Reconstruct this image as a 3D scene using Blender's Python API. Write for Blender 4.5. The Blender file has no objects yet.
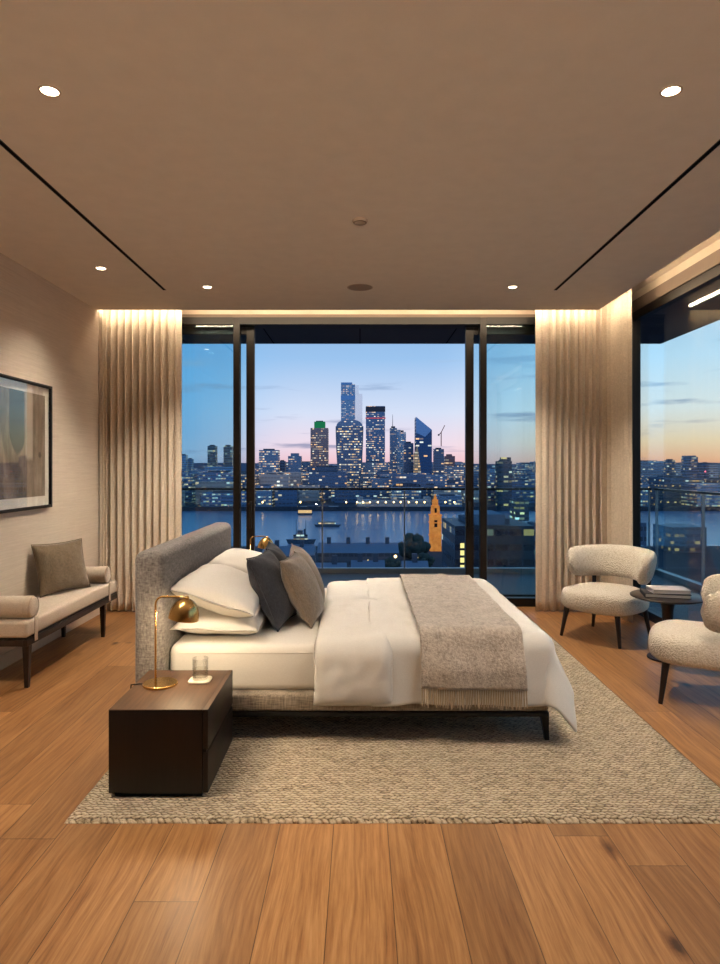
import bpy, bmesh, math, random
from mathutils import Vector, Matrix, noise
PI = math.pi
random.seed(11)
SC = bpy.context.scene
COL = SC.collection
F, CX, CY, EYE = 660.0, 360.0, 466.0, 1.42

def at(px, py, d):
    "image point at depth d -> point in the room"
    return Vector(((px-CX)*d/F, d, EYE-(py-CY)*d/F))

def S(r, g, b):
    f = lambda c: (c/255/12.92) if c <= 10 else ((c/255+.055)/1.055)**2.4
    return (f(r), f(g), f(b), 1)

# ------------------------------------------------------------------ objects
def thing(name, label, cat, loc=(0,0,0), rotz=0, group=None, kind=None):
    o = bpy.data.objects.new(name, None); COL.objects.link(o)
    o.empty_display_size = .05
    o.location = loc; o.rotation_euler = (0,0,rotz)
    return tag(o, label, cat, group, kind)

def tag(o, label=None, cat=None, group=None, kind=None):
    if label: o['label'] = label
    if cat: o['category'] = cat
    if group: o['group'] = group
    if kind: o['kind'] = kind
    return o

def obj(name, bm, m, parent=None, smooth=True, label=None, angle=40):
    me = bpy.data.meshes.new(name)
    bmesh.ops.recalc_face_normals(bm, faces=bm.faces[:])
    bm.to_mesh(me); bm.free()
    for p in me.polygons: p.use_smooth = smooth
    if smooth and angle:
        try: me.set_sharp_from_angle(angle=math.radians(angle))
        except Exception: pass
    for mm in (m if isinstance(m, (list, tuple)) else [m]): me.materials.append(mm)
    o = bpy.data.objects.new(name, me); COL.objects.link(o)
    if parent: o.parent = parent
    if label: o['label'] = label
    return o

def struct(name, bm, m, parent=None, label=None, smooth=False):
    o = obj(name, bm, m, parent, smooth)
    o['kind'] = 'structure'
    if label: o['label'] = label
    return o

def sub(o, levels=1):
    md = o.modifiers.new('subdivision', 'SUBSURF'); md.levels = levels; md.render_levels = levels
    return o

def copy_tree(o, parent=None):
    c = o.copy(); COL.objects.link(c); c.parent = parent
    for ch in list(o.children): copy_tree(ch, c)
    return c

# ------------------------------------------------------------------ shapes
def box(bm, x0, x1, y0, y1, z0, z1, bev=0, seg=2, mi=0):
    vs = [bm.verts.new((x,y,z)) for z in (z0,z1) for y in (y0,y1) for x in (x0,x1)]
    fs = [bm.faces.new([vs[i] for i in q]) for q in ((0,2,3,1),(4,5,7,6),(0,1,5,4),(2,6,7,3),(0,4,6,2),(1,3,7,5))]
    for f in fs: f.material_index = mi
    if bev:
        es = set(e for f in fs for e in f.edges)
        r = bmesh.ops.bevel(bm, geom=list(es), offset=bev, segments=seg, profile=.5, affect='EDGES')
        for f in r['faces']: f.material_index = mi
    return bm

def B(*a, **k): return box(bmesh.new(), *a, **k)

def rings(bm, rs, closed=True, cap=True):
    "bridge a list of rings (each a list of points)"
    vr = [[bm.verts.new(p) for p in r] for r in rs]
    n = len(vr[0])
    for a, b in zip(vr, vr[1:]):
        for i in range(n if closed else n-1):
            j = (i+1) % n
            bm.faces.new((a[i], a[j], b[j], b[i]))
    if cap and closed:
        bm.faces.new(vr[0]); bm.faces.new(list(reversed(vr[-1])))
    return bm

def lathe(bm, prof, c=(0,0,0), n=32, cap=True, M=None):
    rs = []
    for r, z in prof:
        ring = [Vector((r*math.cos(2*PI*i/n), r*math.sin(2*PI*i/n), z)) for i in range(n)]
        if M: ring = [M @ p for p in ring]
        rs.append([p+Vector(c) for p in ring])
    return rings(bm, rs, True, cap)

def tube(bm, pts, r, n=10, cap=True):
    pts = [Vector(p) for p in pts]; rs = []
    up = Vector((.123,.456,.88)).normalized()
    for i, p in enumerate(pts):
        t = (pts[min(i+1,len(pts)-1)]-pts[max(i-1,0)]).normalized()
        a = t.cross(up).normalized(); b = t.cross(a).normalized()
        rr = r[i] if isinstance(r, (list,tuple)) else r
        rs.append([p+a*rr*math.cos(2*PI*k/n)+b*rr*math.sin(2*PI*k/n) for k in range(n)])
    return rings(bm, rs, True, cap)

def grid(bm, fn, nu, nv, mi=0):
    vs = [[bm.verts.new(fn(i/nu, j/nv)) for j in range(nv+1)] for i in range(nu+1)]
    for i in range(nu):
        for j in range(nv):
            f = bm.faces.new((vs[i][j], vs[i+1][j], vs[i+1][j+1], vs[i][j+1])); f.material_index = mi
    return vs

def nz(p, s, seed=0): return noise.noise(Vector(p)*s + Vector((seed*7.3, seed*3.1, seed*1.7)))
def sm(a, b, x):
    t = min(1, max(0, (x-a)/(b-a))); return t*t*(3-2*t)

# ------------------------------------------------------------------ materials
class G:
    def __init__(s, name):
        s.m = bpy.data.materials.new(name); s.m.use_nodes = True
        s.nt = s.m.node_tree; s.nt.nodes.clear()
        s.out = s.nt.nodes.new('ShaderNodeOutputMaterial')
    def n(s, typ, ins=None, out=0, **pr):
        nd = s.nt.nodes.new('ShaderNode'+typ)
        for k, v in pr.items(): setattr(nd, k, v)
        for k, v in (ins or {}).items():
            sk = nd.inputs[k]
            if isinstance(v, bpy.types.NodeSocket): s.nt.links.new(v, sk)
            else: sk.default_value = v
        return nd.outputs[out]
    def m_(s, op, a, b=0.0, c=None):
        ins = {0:a, 1:b}
        if c is not None: ins[2] = c
        return s.n('Math', ins, operation=op)
    def mix(s, fac, a, b, blend='MIX'):
        return s.n('Mix', {0:fac, 6:a, 7:b}, out=2, data_type='RGBA', blend_type=blend)
    def ramp(s, fac, stops, interp='LINEAR'):
        nd = s.nt.nodes.new('ShaderNodeValToRGB'); s.nt.links.new(fac, nd.inputs[0])
        cr = nd.color_ramp; cr.interpolation = interp
        while len(cr.elements) < len(stops): cr.elements.new(.5)
        for e, (p, c) in zip(cr.elements, stops): e.position = p; e.color = c
        return nd.outputs[0]
    def obj(s): return s.n('TexCoord', out=3)
    def pos(s): return s.n('NewGeometry', out=0)
    def scale(s, v, sc): return s.n('Mapping', {0:v, 3:sc})
    def noise(s, v, sc, det=4, rough=.55, out=0): return s.n('TexNoise', {'Vector':v, 'Scale':sc, 'Detail':det, 'Roughness':rough}, out=out)
    def bump(s, h, strength=.3, dist=.01): return s.n('Bump', {'Strength':strength, 'Distance':dist, 'Height':h})
    def xyz(s, v):
        nd = s.nt.nodes.new('ShaderNodeSeparateXYZ'); s.nt.links.new(v, nd.inputs[0]); return nd.outputs
    def bsdf(s, col, rough=.6, normal=None, metal=0, **k):
        ins = {'Base Color':col, 'Roughness':rough, 'Metallic':metal}
        if normal is not None: ins['Normal'] = normal
        ins.update(k)
        b = s.n('BsdfPrincipled', ins)
        s.surf(b); return s.m
    def surf(s, sh): s.nt.links.new(sh, s.out.inputs[0]); return s.m

def plain(name, col, rough=.6, metal=0, spec=.5, **k):
    g = G(name); v = g.obj()
    c = g.mix(g.noise(v, 9, 3), tuple(x*.93 for x in col[:3])+(1,), tuple(min(1,x*1.06) for x in col[:3])+(1,))
    return g.bsdf(c, rough, metal=metal, **{'Specular IOR Level':spec}, **k)

def fabric(name, c1, c2, weave=420, bump=.35, rough=.9, dist=.002, mott=5, sheen=.25, streak=.12, con=3.0):
    g = G(name); v = g.obj()
    x = g.xyz(v)
    w1 = g.noise(g.scale(v, (weave*streak, weave*streak, weave)), 1, 2)
    w2 = g.noise(g.scale(v, (weave, weave, weave*streak)), 1, 2)
    w = g.m_('MULTIPLY', g.m_('ADD', w1, w2), .5)
    nd = g.noise(v, mott, 3)
    f = g.m_('ADD', g.m_('MULTIPLY', g.m_('SUBTRACT', w, .5), con), g.m_('MULTIPLY_ADD', nd, .5, .25))
    col = g.mix(g.n('Clamp', {0:f}), c1, c2)
    return g.bsdf(col, rough, g.bump(w, bump, dist), **{'Specular IOR Level':.15, 'Sheen Weight':sheen, 'Sheen Roughness':.5})

def emit(name, col, st):
    g = G(name); return g.surf(g.n('Emission', {0:col, 1:st}))

def boucle(name, c1, c2, sc=85, dist=.010):
    g = G(name); v = g.obj()
    dn = g.noise(v, 22, 2, out=1)
    vv = g.n('VectorMath', {0:v, 1:g.n('VectorMath', {0:dn, 1:(.03,.03,.03)}, operation='MULTIPLY')}, operation='ADD')
    vo = g.n('TexVoronoi', {'Vector':vv, 'Scale':sc})
    no = g.noise(v, sc*1.6, 3)
    h = g.m_('ADD', g.m_('SUBTRACT', 1.0, vo), g.m_('MULTIPLY', no, .5))
    col = g.mix(g.m_('MULTIPLY_ADD', vo, 1.25, -.18), c1, c2)
    return g.bsdf(col, .95, g.bump(h, .75, dist), **{'Specular IOR Level':.1, 'Sheen Weight':.3})

def wood_floor():
    g = G('oak_floor_boards'); v = g.pos(); x, y, z = g.xyz(v)
    W, L = .2115, 2.35
    u = g.m_('DIVIDE', g.m_('ADD', x, 10.044), W)
    ci = g.m_('FLOOR', u)
    r1 = g.n('TexWhiteNoise', {'W':ci}, noise_dimensions='1D')
    t = g.m_('DIVIDE', g.m_('ADD', y, g.m_('MULTIPLY_ADD', r1, 5.0, 20.0)), L)
    ri = g.m_('FLOOR', t)
    idv = g.n('CombineXYZ', {0:ci, 1:ri})
    wn = g.nt.nodes.new('ShaderNodeTexWhiteNoise'); wn.noise_dimensions = '2D'; g.nt.links.new(idv, wn.inputs[0])
    rid, rcol = wn.outputs[0], wn.outputs[1]
    # seam masks
    fu = g.m_('ABSOLUTE', g.m_('SUBTRACT', g.m_('FRACT', u), .5))
    ft = g.m_('ABSOLUTE', g.m_('SUBTRACT', g.m_('FRACT', t), .5))
    seam = g.m_('MAXIMUM', g.m_('GREATER_THAN', fu, .5-.0016/W), g.m_('GREATER_THAN', ft, .5-.0016/L))
    off = g.n('VectorMath', {0:rcol, 1:(9,40,5)}, operation='MULTIPLY')
    pv = g.n('VectorMath', {0:v, 1:off}, operation='ADD')
    wob = g.noise(g.scale(pv, (3,.7,1)), 1.2, 2)
    gx = g.m_('MULTIPLY_ADD', wob, .12, g.xyz(pv)[0])
    gv = g.n('CombineXYZ', {0:gx, 1:g.m_('MULTIPLY', g.xyz(pv)[1], .045), 2:rid})
    fine = g.noise(gv, 95, 5, .65)
    broad = g.noise(gv, 16, 3)
    wave = g.n('TexWave', {'Vector':gv, 'Scale':9, 'Distortion':4, 'Detail':3, 'Detail Scale':1.2}, out=1)
    f = g.m_('ADD', g.m_('MULTIPLY', fine, .62), g.m_('ADD', g.m_('MULTIPLY', broad, .34), g.m_('MULTIPLY', wave, .05)))
    c = g.ramp(f, [(.25, S(84,50,27)), (.40, S(146,100,60)), (.58, S(178,131,84)), (.8, S(202,158,112))])
    tone = g.ramp(rid, [(0, (.72,.70,.68,1)), (.35, (.88,.86,.84,1)), (.7, (1,1,1,1)), (1, (1.12,1.12,1.12,1))])
    c = g.mix(1.0, c, tone, 'MULTIPLY')
    # knots
    kv = g.n('TexVoronoi', {'Vector':g.scale(pv, (3.4,1.5,1)), 'Scale':1.0, 'Randomness':1})
    kn = g.m_('MULTIPLY_ADD', g.noise(pv, 60, 2), .035, kv)
    k = g.ramp(kn, [(.045, (.14,.11,.09,1)), (.085, (.55,.48,.42,1)), (.15, (1,1,1,1))])
    c = g.mix(1.0, c, k, 'MULTIPLY')
    c = g.mix(g.m_('MULTIPLY', seam, .72), c, S(38,22,12))
    h = g.m_('SUBTRACT', g.m_('MULTIPLY', fine, .25), seam)
    ro = g.m_('MULTIPLY_ADD', fine, .22, .27)
    return g.bsdf(c, ro, g.bump(h, .22, .003), **{'Specular IOR Level':.45})

def grasscloth(name, c1, c2):
    g = G(name); v = g.pos()
    a = g.noise(g.scale(v, (3,3,150)), 1, 3); b = g.noise(g.scale(v, (14,14,420)), 1, 2)
    m = g.noise(v, 1.3, 3)
    f = g.m_('ADD', g.m_('MULTIPLY', a, .55), g.m_('ADD', g.m_('MULTIPLY', b, .35), g.m_('MULTIPLY', m, .25)))
    return g.bsdf(g.mix(g.m_('MULTIPLY_ADD', f, 2.2, -.75), c1, c2), .85, g.bump(f, .25, .003), **{'Specular IOR Level':.2})

def dark_wood(name, c1, c2, axis=(1,1,.06), rough=.42):
    g = G(name); v = g.obj()
    a = g.noise(g.scale(v, tuple(70*k for k in axis)), 1, 5, .65)
    b = g.noise(g.scale(v, tuple(9*k for k in axis)), 1, 3)
    f = g.m_('ADD', g.m_('MULTIPLY', a, .6), g.m_('MULTIPLY', b, .5))
    return g.bsdf(g.ramp(f, [(.3, c1), (.75, c2)]), rough, g.bump(a, .12, .002), **{'Specular IOR Level':.4})

def pane_glass(name, tint, refl=1.0, rough=0.0, ior=1.5):
    g = G(name)
    bf = g.n('NewGeometry', out=6)
    fr = g.n('Fresnel', {'IOR':g.n('MapRange', {0:bf, 1:0.0, 2:1.0, 3:ior, 4:1/ior})})
    fac = g.m_('MULTIPLY', fr, refl)
    t = g.n('BsdfTransparent', {0:tint}); gl = g.n('BsdfGlossy', {'Color':(1,1,1,1), 'Roughness':rough})
    return g.surf(g.n('MixShader', {0:fac, 1:t, 2:gl}))

def facade(name, wall, lit=.35, cw=5.0, ch=4.0, st=1.0, warm=S(255,192,104), cool=S(226,240,226), metal=.72, glossy=.25, band=.5, wu=.86, wv=.42, base_glow=0, seed=0):
    g = G(name); P = g.pos(); x, y, z = g.xyz(P)
    N_ = g.xyz(g.n('NewGeometry', out=1))
    u = g.m_('DIVIDE', g.m_('ADD', g.m_('ADD', x, y), 5000+seed*13.7), cw)
    v = g.m_('DIVIDE', g.m_('ADD', z, 300.0+seed*3.3), ch)
    iu, iv = g.m_('FLOOR', u), g.m_('FLOOR', v)
    def wn(a, b, s):
        return g.n('TexWhiteNoise', {'Vector':g.n('CombineXYZ', {0:a, 1:b, 2:s})}, noise_dimensions='3D')
    r1 = wn(iu, iv, 1.5+seed); rrow = wn(g.m_('FLOOR', g.m_('DIVIDE', iu, 5.0)), iv, 7.5+seed); rc = wn(iu, iv, 3.5)
    th = g.m_('MULTIPLY_ADD', g.m_('POWER', rrow, 2.0), band*1.7, lit*.45)
    on = g.m_('LESS_THAN', r1, th)
    mu = g.m_('LESS_THAN', g.m_('FRACT', u), wu); mv = g.m_('LESS_THAN', g.m_('FRACT', v), wv)
    win = g.m_('MULTIPLY', g.m_('MULTIPLY', mu, mv), g.m_('LESS_THAN', g.m_('ABSOLUTE', N_[2]), .35))
    glow = g.m_('MULTIPLY', g.m_('MULTIPLY', win, on), g.m_('MULTIPLY_ADD', g.m_('POWER', g.n('TexWhiteNoise', {'Vector':g.n('CombineXYZ', {0:iv, 1:iu, 2:9.1})}, noise_dimensions='3D'), 2.0), 1.3, .22))
    col = g.mix(g.m_('POWER', rc, 1.3), warm, cool)
    wc = g.mix(g.m_('MULTIPLY', win, .6), wall, tuple(k*.6 for k in wall[:3])+(1,))
    b = g.n('BsdfPrincipled', {'Base Color':wc, 'Roughness':g.m_('MULTIPLY_ADD', win, -.2, .45), 'Specular IOR Level':glossy, 'Metallic':metal,
        'Emission Color':col, 'Emission Strength':g.m_('MULTIPLY', glow, st*.74)})
    return g.surf(b)

M = {}
M['floor'] = wood_floor()
M['wall'] = grasscloth('grasscloth_wall', S(200,184,168), S(224,210,194))
M['ceiling'] = plain('ceiling_paint', S(228,218,206), .9, spec=.1)
M['pocket'] = plain('pocket_paint', S(222,206,186), .9, spec=.1)
M['header'] = plain('taupe_header', S(120,104,92), .7)
M['bronze'] = plain('bronze_frame', S(24,19,16), .4, metal=.3)
M['headdark'] = plain('dark_head_frame', S(9,8,7), .5)  # darker copy of the bronze, countering LED light on the heads
M['grille'] = plain('speaker_mesh', S(150,134,122), .8)
M['black'] = plain('black_metal', S(18,17,17), .45, metal=.3)
M['slotblack'] = plain('slot_black', S(8,8,9), .9, spec=.1)
M['curtain'] = fabric('curtain_linen', S(198,183,164), S(234,220,200), 300, .25, mott=3)
M['headboard'] = fabric('grey_linen', S(88,83,80), S(166,159,153), 125, .8, dist=.005, mott=60, streak=.3, con=2.2)
M['bedframe'] = fabric('taupe_linen', S(100,88,76), S(174,160,142), 130, .5, dist=.003)
M['sheet'] = fabric('white_sheet', S(222,216,208), S(234,229,222), 700, .08, mott=3, sheen=.1)
M['duvet'] = fabric('white_duvet', S(220,216,210), S(234,230,224), 700, .08, mott=4, sheen=.1)
M['charcoal'] = fabric('charcoal_velvet', S(44,45,51), S(68,69,76), 500, .3, sheen=.15)
M['taupe'] = fabric('taupe_cushion', S(108,95,82), S(150,134,118), 420, .35, sheen=.4)
M['olive'] = fabric('olive_brown_cushion', S(98,84,66), S(130,114,92), 420, .3, sheen=.4)
M['bench'] = fabric('bench_cream', S(186,170,152), S(218,204,186), 500, .2)
g_ = G('mohair_throw'); v_ = g_.obj()
n1_ = g_.noise(g_.scale(v_, (1,.5,1)), 70, 6, .7); n2_ = g_.noise(v_, 14, 3)
M['throw'] = g_.bsdf(g_.ramp(g_.m_('ADD', g_.m_('MULTIPLY', n1_, .7), g_.m_('MULTIPLY', n2_, .3)), [(.34, S(150,137,126)), (.5, S(194,181,168)), (.66, S(222,211,199))]), .95, g_.bump(n1_, .9, .012), **{'Specular IOR Level':.1, 'Sheen Weight':.5})
M['fringe'] = fabric('throw_fringe', S(176,158,134), S(206,190,166), 400, .2)
M['boucle'] = boucle('cream_boucle', S(252,243,228), S(222,208,186), 105, .008)
M['leg'] = dark_wood('dark_walnut', S(24,15,11), S(46,30,22))
M['nightstand'] = dark_wood('smoked_oak', S(15,10,8), S(33,23,18), (1,1,.06))  # shade on the front put into a darker wood colour
M['night_top'] = dark_wood('smoked_oak_top', S(58,42,31), S(96,71,52), (1,.06,1), .55)  # lighter copy of the same oak for the lit top
M['brass'] = plain('brushed_brass', S(220,180,112), .26, metal=1)
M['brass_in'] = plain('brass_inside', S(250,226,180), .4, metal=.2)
M['glass'] = pane_glass('window_glass', (.82,.93,.96,1), .9)
M['glass_clear'] = pane_glass('window_glass_clear', (.86,.95,.97,1), .8)
M['rail_glass'] = pane_glass('balustrade_glass', (.80,.92,.96,1), .6)
M['picture_glass'] = pane_glass('picture_glass', (1,1,1,1), 1.1)
M['white_mat'] = plain('picture_mat', S(244,238,230), .9)
M['white'] = plain('white_plastic', S(190,172,152), .6)
M['trimwhite'] = plain('skirting_paint', S(196,182,166), .6)
M['coaster'] = plain('white_stone', S(232,224,212), .5)
M['soffit'] = plain('soffit_panel', S(62,70,84), .6)
M['deck'] = plain('balcony_paving', S(96,104,110), .55)
M['rail'] = plain('rail_metal', S(52,56,60), .35, metal=.6)
M['alu'] = plain('grey_aluminium', S(150,160,166), .35, metal=.6)
M['bulb'] = emit('lamp_bulb', (1,.70,.36,1), 26)
M['led'] = emit('warm_led', (1,.79,.54,1), 40)
M['led_side'] = emit('warm_led_side', (1,.79,.54,1), 32)
M['disc'] = emit('downlight_lens', (1,.80,.55,1), 16)
M['page'] = plain('paper', S(214,206,198), .9)
M['cover_light'] = plain('pale_cover', S(206,200,198), .6)
M['cover_dark'] = plain('dark_cover', S(44,40,40), .6)
M['table'] = dark_wood('table_top_dark', S(38,34,34), S(62,56,54), (1,.1,1), .35)

def rug_mat():
    g = G('woven_wool_rug'); v = g.obj()
    dn = g.noise(v, 11, 3, out=1)
    vv = g.n('VectorMath', {0:v, 1:g.n('VectorMath', {0:dn, 1:(.045,.04,0)}, operation='MULTIPLY')}, operation='ADD')
    x, y, z = g.xyz(vv)
    row = g.m_('FLOOR', g.m_('MULTIPLY', y, 52))
    ux = g.m_('MULTIPLY_ADD', g.m_('MODULO', row, 2.0), .5, g.m_('MULTIPLY', x, 34))
    # oval knots set in offset rows, each leaning like a braid
    fy = g.m_('SUBTRACT', g.m_('FRACT', g.m_('MULTIPLY', y, 52)), .5)
    lean = g.m_('MULTIPLY', fy, g.m_('MULTIPLY_ADD', g.m_('MODULO', row, 2.0), 1.0, -.5))
    fx = g.m_('SUBTRACT', g.m_('FRACT', g.m_('ADD', ux, lean)), .5)
    d = g.m_('ADD', g.m_('MULTIPLY', fx, fx), g.m_('MULTIPLY', fy, fy))
    knot = g.m_('SUBTRACT', 1.0, g.m_('MULTIPLY', d, 2.6))
    ir = g.n('TexWhiteNoise', {'Vector':g.n('CombineXYZ', {0:g.m_('FLOOR', g.m_('ADD', ux, lean)), 1:row})}, noise_dimensions='2D')
    vo = g.n('TexVoronoi', {'Vector':vv, 'Scale':90})
    no = g.noise(v, 160, 3)
    h = g.m_('ADD', g.m_('MULTIPLY', knot, g.m_('MULTIPLY_ADD', ir, .6, .6)), g.m_('MULTIPLY_ADD', vo, -.45, g.m_('MULTIPLY', no, .35)))
    f = g.m_('ADD', g.m_('MULTIPLY', h, .75), g.m_('MULTIPLY_ADD', ir, .12, .05))
    c = g.ramp(f, [(.08, S(84,70,54)), (.30, S(176,156,126)), (.55, S(220,202,172)), (.95, S(238,222,196))])  # crevices between knots coloured darker, as painted shade
    c = g.mix(g.m_('MULTIPLY', g.noise(v, 2.2, 3), .25), c, S(150,130,104))
    return g.bsdf(c, .95, g.bump(h, .9, .012), **{'Specular IOR Level':.1, 'Sheen Weight':.2})
M['rug'] = rug_mat()

# ------------------------------------------------------------------ room shell
XL, XR, YB, YF, H = -2.51, 2.66, 6.69, -5.2, 2.91
XE, YE, PT = 2.28, 6.30, 3.10           # edge of the lowered ceiling, top of the curtain pocket
struct('floor', B(XL-.1, XR, YF, YB, -.1, 0), M['floor'], label='warm oak plank floor with knots')
bm = bmesh.new()
box(bm, XL, XE, YF, YE, H, PT)
struct('ceiling', bm, M['ceiling'], label='beige painted ceiling lit by downlights')
bm = bmesh.new()
box(bm, XL-.1, XR+.2, YE, YB+.2, PT, PT+.1); box(bm, XE, XR+.2, YF, YE, PT, PT+.1)
struct('ceiling_pocket', bm, M['pocket'], label='curtain pocket lit by a warm hidden strip')
struct('wall_left', B(XL-.12, XL, YF, YB+.2, 0, PT), M['wall'], label='beige grasscloth wall')
struct('wall_front', B(XL-.12, XR+.2, YF-.12, YF, 0, PT), M['wall'])
bm = bmesh.new(); box(bm, XR, XR+.12, YF, .55, 0, PT)
struct('wall_right', bm, M['wall'])
bm = bmesh.new(); box(bm, XL, XR+.12, YB+.01, YB+.17, 2.94, PT); 
struct('wall_back', bm, M['pocket'])
bm = bmesh.new(); box(bm, XR, XR+.12, .55, YB+.0, 2.94, PT)
struct('wall_right_header', bm, M['pocket'])
bm = bmesh.new(); box(bm, XL, XR-.01, YB-.012, YB+.01, 2.915, 2.955)
struct('trim_1', bm, M['header'])
bm = bmesh.new(); box(bm, XR-.012, XR, .55, YB-.02, 2.915, 3.02)
struct('trim_2', bm, M['header'])
struct('baseboard_left', B(XL, XL+.016, YF, 6.60, 0, .10, .003), M['trimwhite'])
# hidden LED strips in the pocket
struct('trim_3', B(XL+.02, XE-.0, YE+.001, YE+.012, 2.919, 2.938), M['led'], label='hidden warm LED strip')
struct('trim_4', B(XE+.001, XE+.012, .4, YE-.02, 2.919, 2.938), M['led_side'], label='hidden warm LED strip')
# curtain track seen in the right pocket
struct('trim_5', B(2.50, 2.53, .5, 6.2, PT-.02, PT-.0005), M['header'])
# linear ceiling slots
for i, x in enumerate((-1.67, 1.67)):
    t = thing('ceiling_air_slot', ['slim black air slot in the ceiling above the bench side', 'slim black air slot in the ceiling above the armchairs'][i], 'air vent', (x*.99, 2.0, H), group='linear ceiling slots')
    obj('slot_opening', B(-.010, .010, -3.9, 3.59, -.0015, .0), M['slotblack'], t, False)
    bm = bmesh.new()
    for s in (-1, 1): box(bm, s*.0115-.0014, s*.0115+.0014, -3.9, 3.59, -.003, .0)
    obj('slot_edge', bm, M['bronze'], t, False)

# windows
def frame_rect(bm, a0, a1, z0, z1, w, y0, y1, sill=None):
    "rectangular frame in the XZ plane"
    box(bm, a0, a0+w, y0, y1, z0, z1, .003); box(bm, a1-w, a1, y0, y1, z0, z1, .003)
    box(bm, a0+w, a1-w, y0, y1, z0, z0+(sill or w), .003); box(bm, a0+w, a1-w, y0, y1, z1-w, z1, .003)
    return bm
xa = 1.281
for i, sgn in enumerate((-1, 1)):
    x0, x1 = (XL+.001, -1.213) if sgn < 0 else (1.213, XR-.03)
    w = thing('window_%d' % (i+1), ['fixed floor to ceiling pane behind the left curtain', 'fixed floor to ceiling pane beside the corner curtain'][i], None, (0,0,0), kind='structure')
    bm = frame_rect(bmesh.new(), x0, x1, 0.001, 2.92, .066, 6.655, 6.735, .086)
    struct('window_frame', bm, M['bronze'], w)
    struct('window_frame_head', B(x0+.067, x1-.067, 6.652, 6.655, 2.85, 2.92), M['headdark'], w)  # thin dark sheet over the bronze head, hiding the LED glow there
    struct('pane', B(x0+.06, x1-.06, 6.69, 6.702, .08, 2.86), M['glass'], w)
for i, sgn in enumerate((-1, 1)):
    x0, x1 = (-2.45, -1.09) if sgn < 0 else (1.09, 2.5)
    w = thing('door_%d' % (i+1), ['glass sliding door slid open behind the left pane', 'glass sliding door slid open behind the right pane'][i], None, (0,0,0), kind='structure')
    bm = frame_rect(bmesh.new(), x0, x1, 0.005, 2.855, .082, 6.80, 6.86, .09)
    struct('door_frame', bm, M['bronze'], w)
    struct('door_pane', B(x0+.07, x1-.07, 6.825, 6.835, .08, 2.79), M['glass_clear'], w)
    hx = sgn*1.125
    bm = bmesh.new(); box(bm, hx-.012, hx+.012, 6.765, 6.785, .78, 1.06, .004); box(bm, hx-.008, hx+.008, 6.78, 6.802, .80, .83); box(bm, hx-.008, hx+.008, 6.78, 6.802, 1.01, 1.04)
    obj('door_handle', bm, M['black'], w)
struct('trim_6', B(XL, XR+.1, 6.737, 6.90, 2.857, 2.94), M['headdark'], label='dark sliding door head track')
struct('trim_7', B(-1.213, 1.213, 6.655, 6.737, 2.85, 2.92), M['headdark'], label='dark head frame over the open doorway')
struct('trim_8', B(-1.213, 1.213, 6.62, 6.95, -.06, .004), M['bronze'], label='dark door sill track')
# right window wall
w = thing('window_3', 'long window wall on the right looking over the balcony corner', None, kind='structure')
bm = bmesh.new()
for (y0, y1) in ((6.43, 6.62), (3.02, 3.08), (.55, .61)): box(bm, XR+.0, XR+.075, y0, y1, 0, 2.92, .003)
box(bm, XR, XR+.075, .55, 6.62, 0, .08, .003); box(bm, XR, XR+.075, .55, 6.62, 2.835, 2.92, .003)
struct('window_frame', bm, M['bronze'], w)
for (y0, y1) in ((.61, 3.02), (3.08, 6.43)):
    struct('pane', B(XR+.032, XR+.042, y0-.01, y1+.01, .07, 2.85), M['glass'], w)
struct('trim_9', B(XR-.03, XR+.12, 6.62, 6.80, 0, 2.92), M['bronze'], label='dark corner post of the window walls')

# ------------------------------------------------------------------ balcony
BX, BY = 4.11, 9.22
struct('balcony_floor', (lambda bm: (box(bm, -5.2, BX+.1, 6.95, BY+.12, -.35, -.07), box(bm, XR+.13, BX+.1, -1.0, 6.95, -.35, -.07), bm)[2])(bmesh.new()), M['deck'], label='grey balcony paving')
bm = bmesh.new()
box(bm, -5.2, BX+.1, 6.92, BY+.02, 3.13, 3.4); box(bm, XR+.21, BX+.1, -1, 6.92, 3.13, 3.4)
struct('balcony_ceiling', bm, M['soffit'], label='dark soffit over the balcony')
bm = bmesh.new()
for x in (-2.4, -1.2, 0, 1.2, 2.4): box(bm, x-.006, x+.006, 6.95, BY, 3.126, 3.131)
struct('trim_10', bm, M['slotblack'], label='joints between soffit panels')
struct('wall_outer', B(-5.3, XL-.13, 6.4, 6.9, -.4, 3.4), M['soffit'])
def balustrade(name, label, a, b, n):
    t = thing(name, label, 'balustrade', group='glass balcony balustrades')
    a, b = Vector(a), Vector(b); L = (b-a).length; d = (b-a)/L; nrm = Vector((-d.y, d.x, 0))
    def bar(bm, s0, s1, w, z0, z1, bev=0):
        pts = [a+d*s0-nrm*w/2, a+d*s1-nrm*w/2, a+d*s1+nrm*w/2, a+d*s0+nrm*w/2]
        rings(bm, [[Vector((p.x,p.y,z0)) for p in pts], [Vector((p.x,p.y,z1)) for p in pts]])
    bm = bmesh.new(); bar(bm, 0, L, .06, 1.085, 1.115); obj('handrail', bm, M['rail'], t, False)
    bm = bmesh.new(); bar(bm, 0, L, .09, -.07, .0); obj('base_channel', bm, M['alu'], t, False)
    for i in range(n):
        s0, s1 = L*i/n+.03, L*(i+1)/n-.03
        bm = bmesh.new(); bar(bm, s0, s1, .014, .001, 1.084); obj('glass_panel', bm, M['rail_glass'], t, False)
    for i in range(n+1):
        s = min(max(L*i/n, .02), L-.02)
        bm = bmesh.new(); bar(bm, s-.009, s+.009, .035, .001, 1.084); obj('post', bm, M['alu'], t, False)
balustrade('glass_balustrade', 'glass balcony balustrade with dark handrail across the back', (-5.1, 9.2, 0), (4.05, 9.2, 0), 8)
balustrade('glass_balustrade', 'glass balcony balustrade running outside the window wall', (4.1, -.9, 0), (4.1, 9.14, 0), 8)

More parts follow.
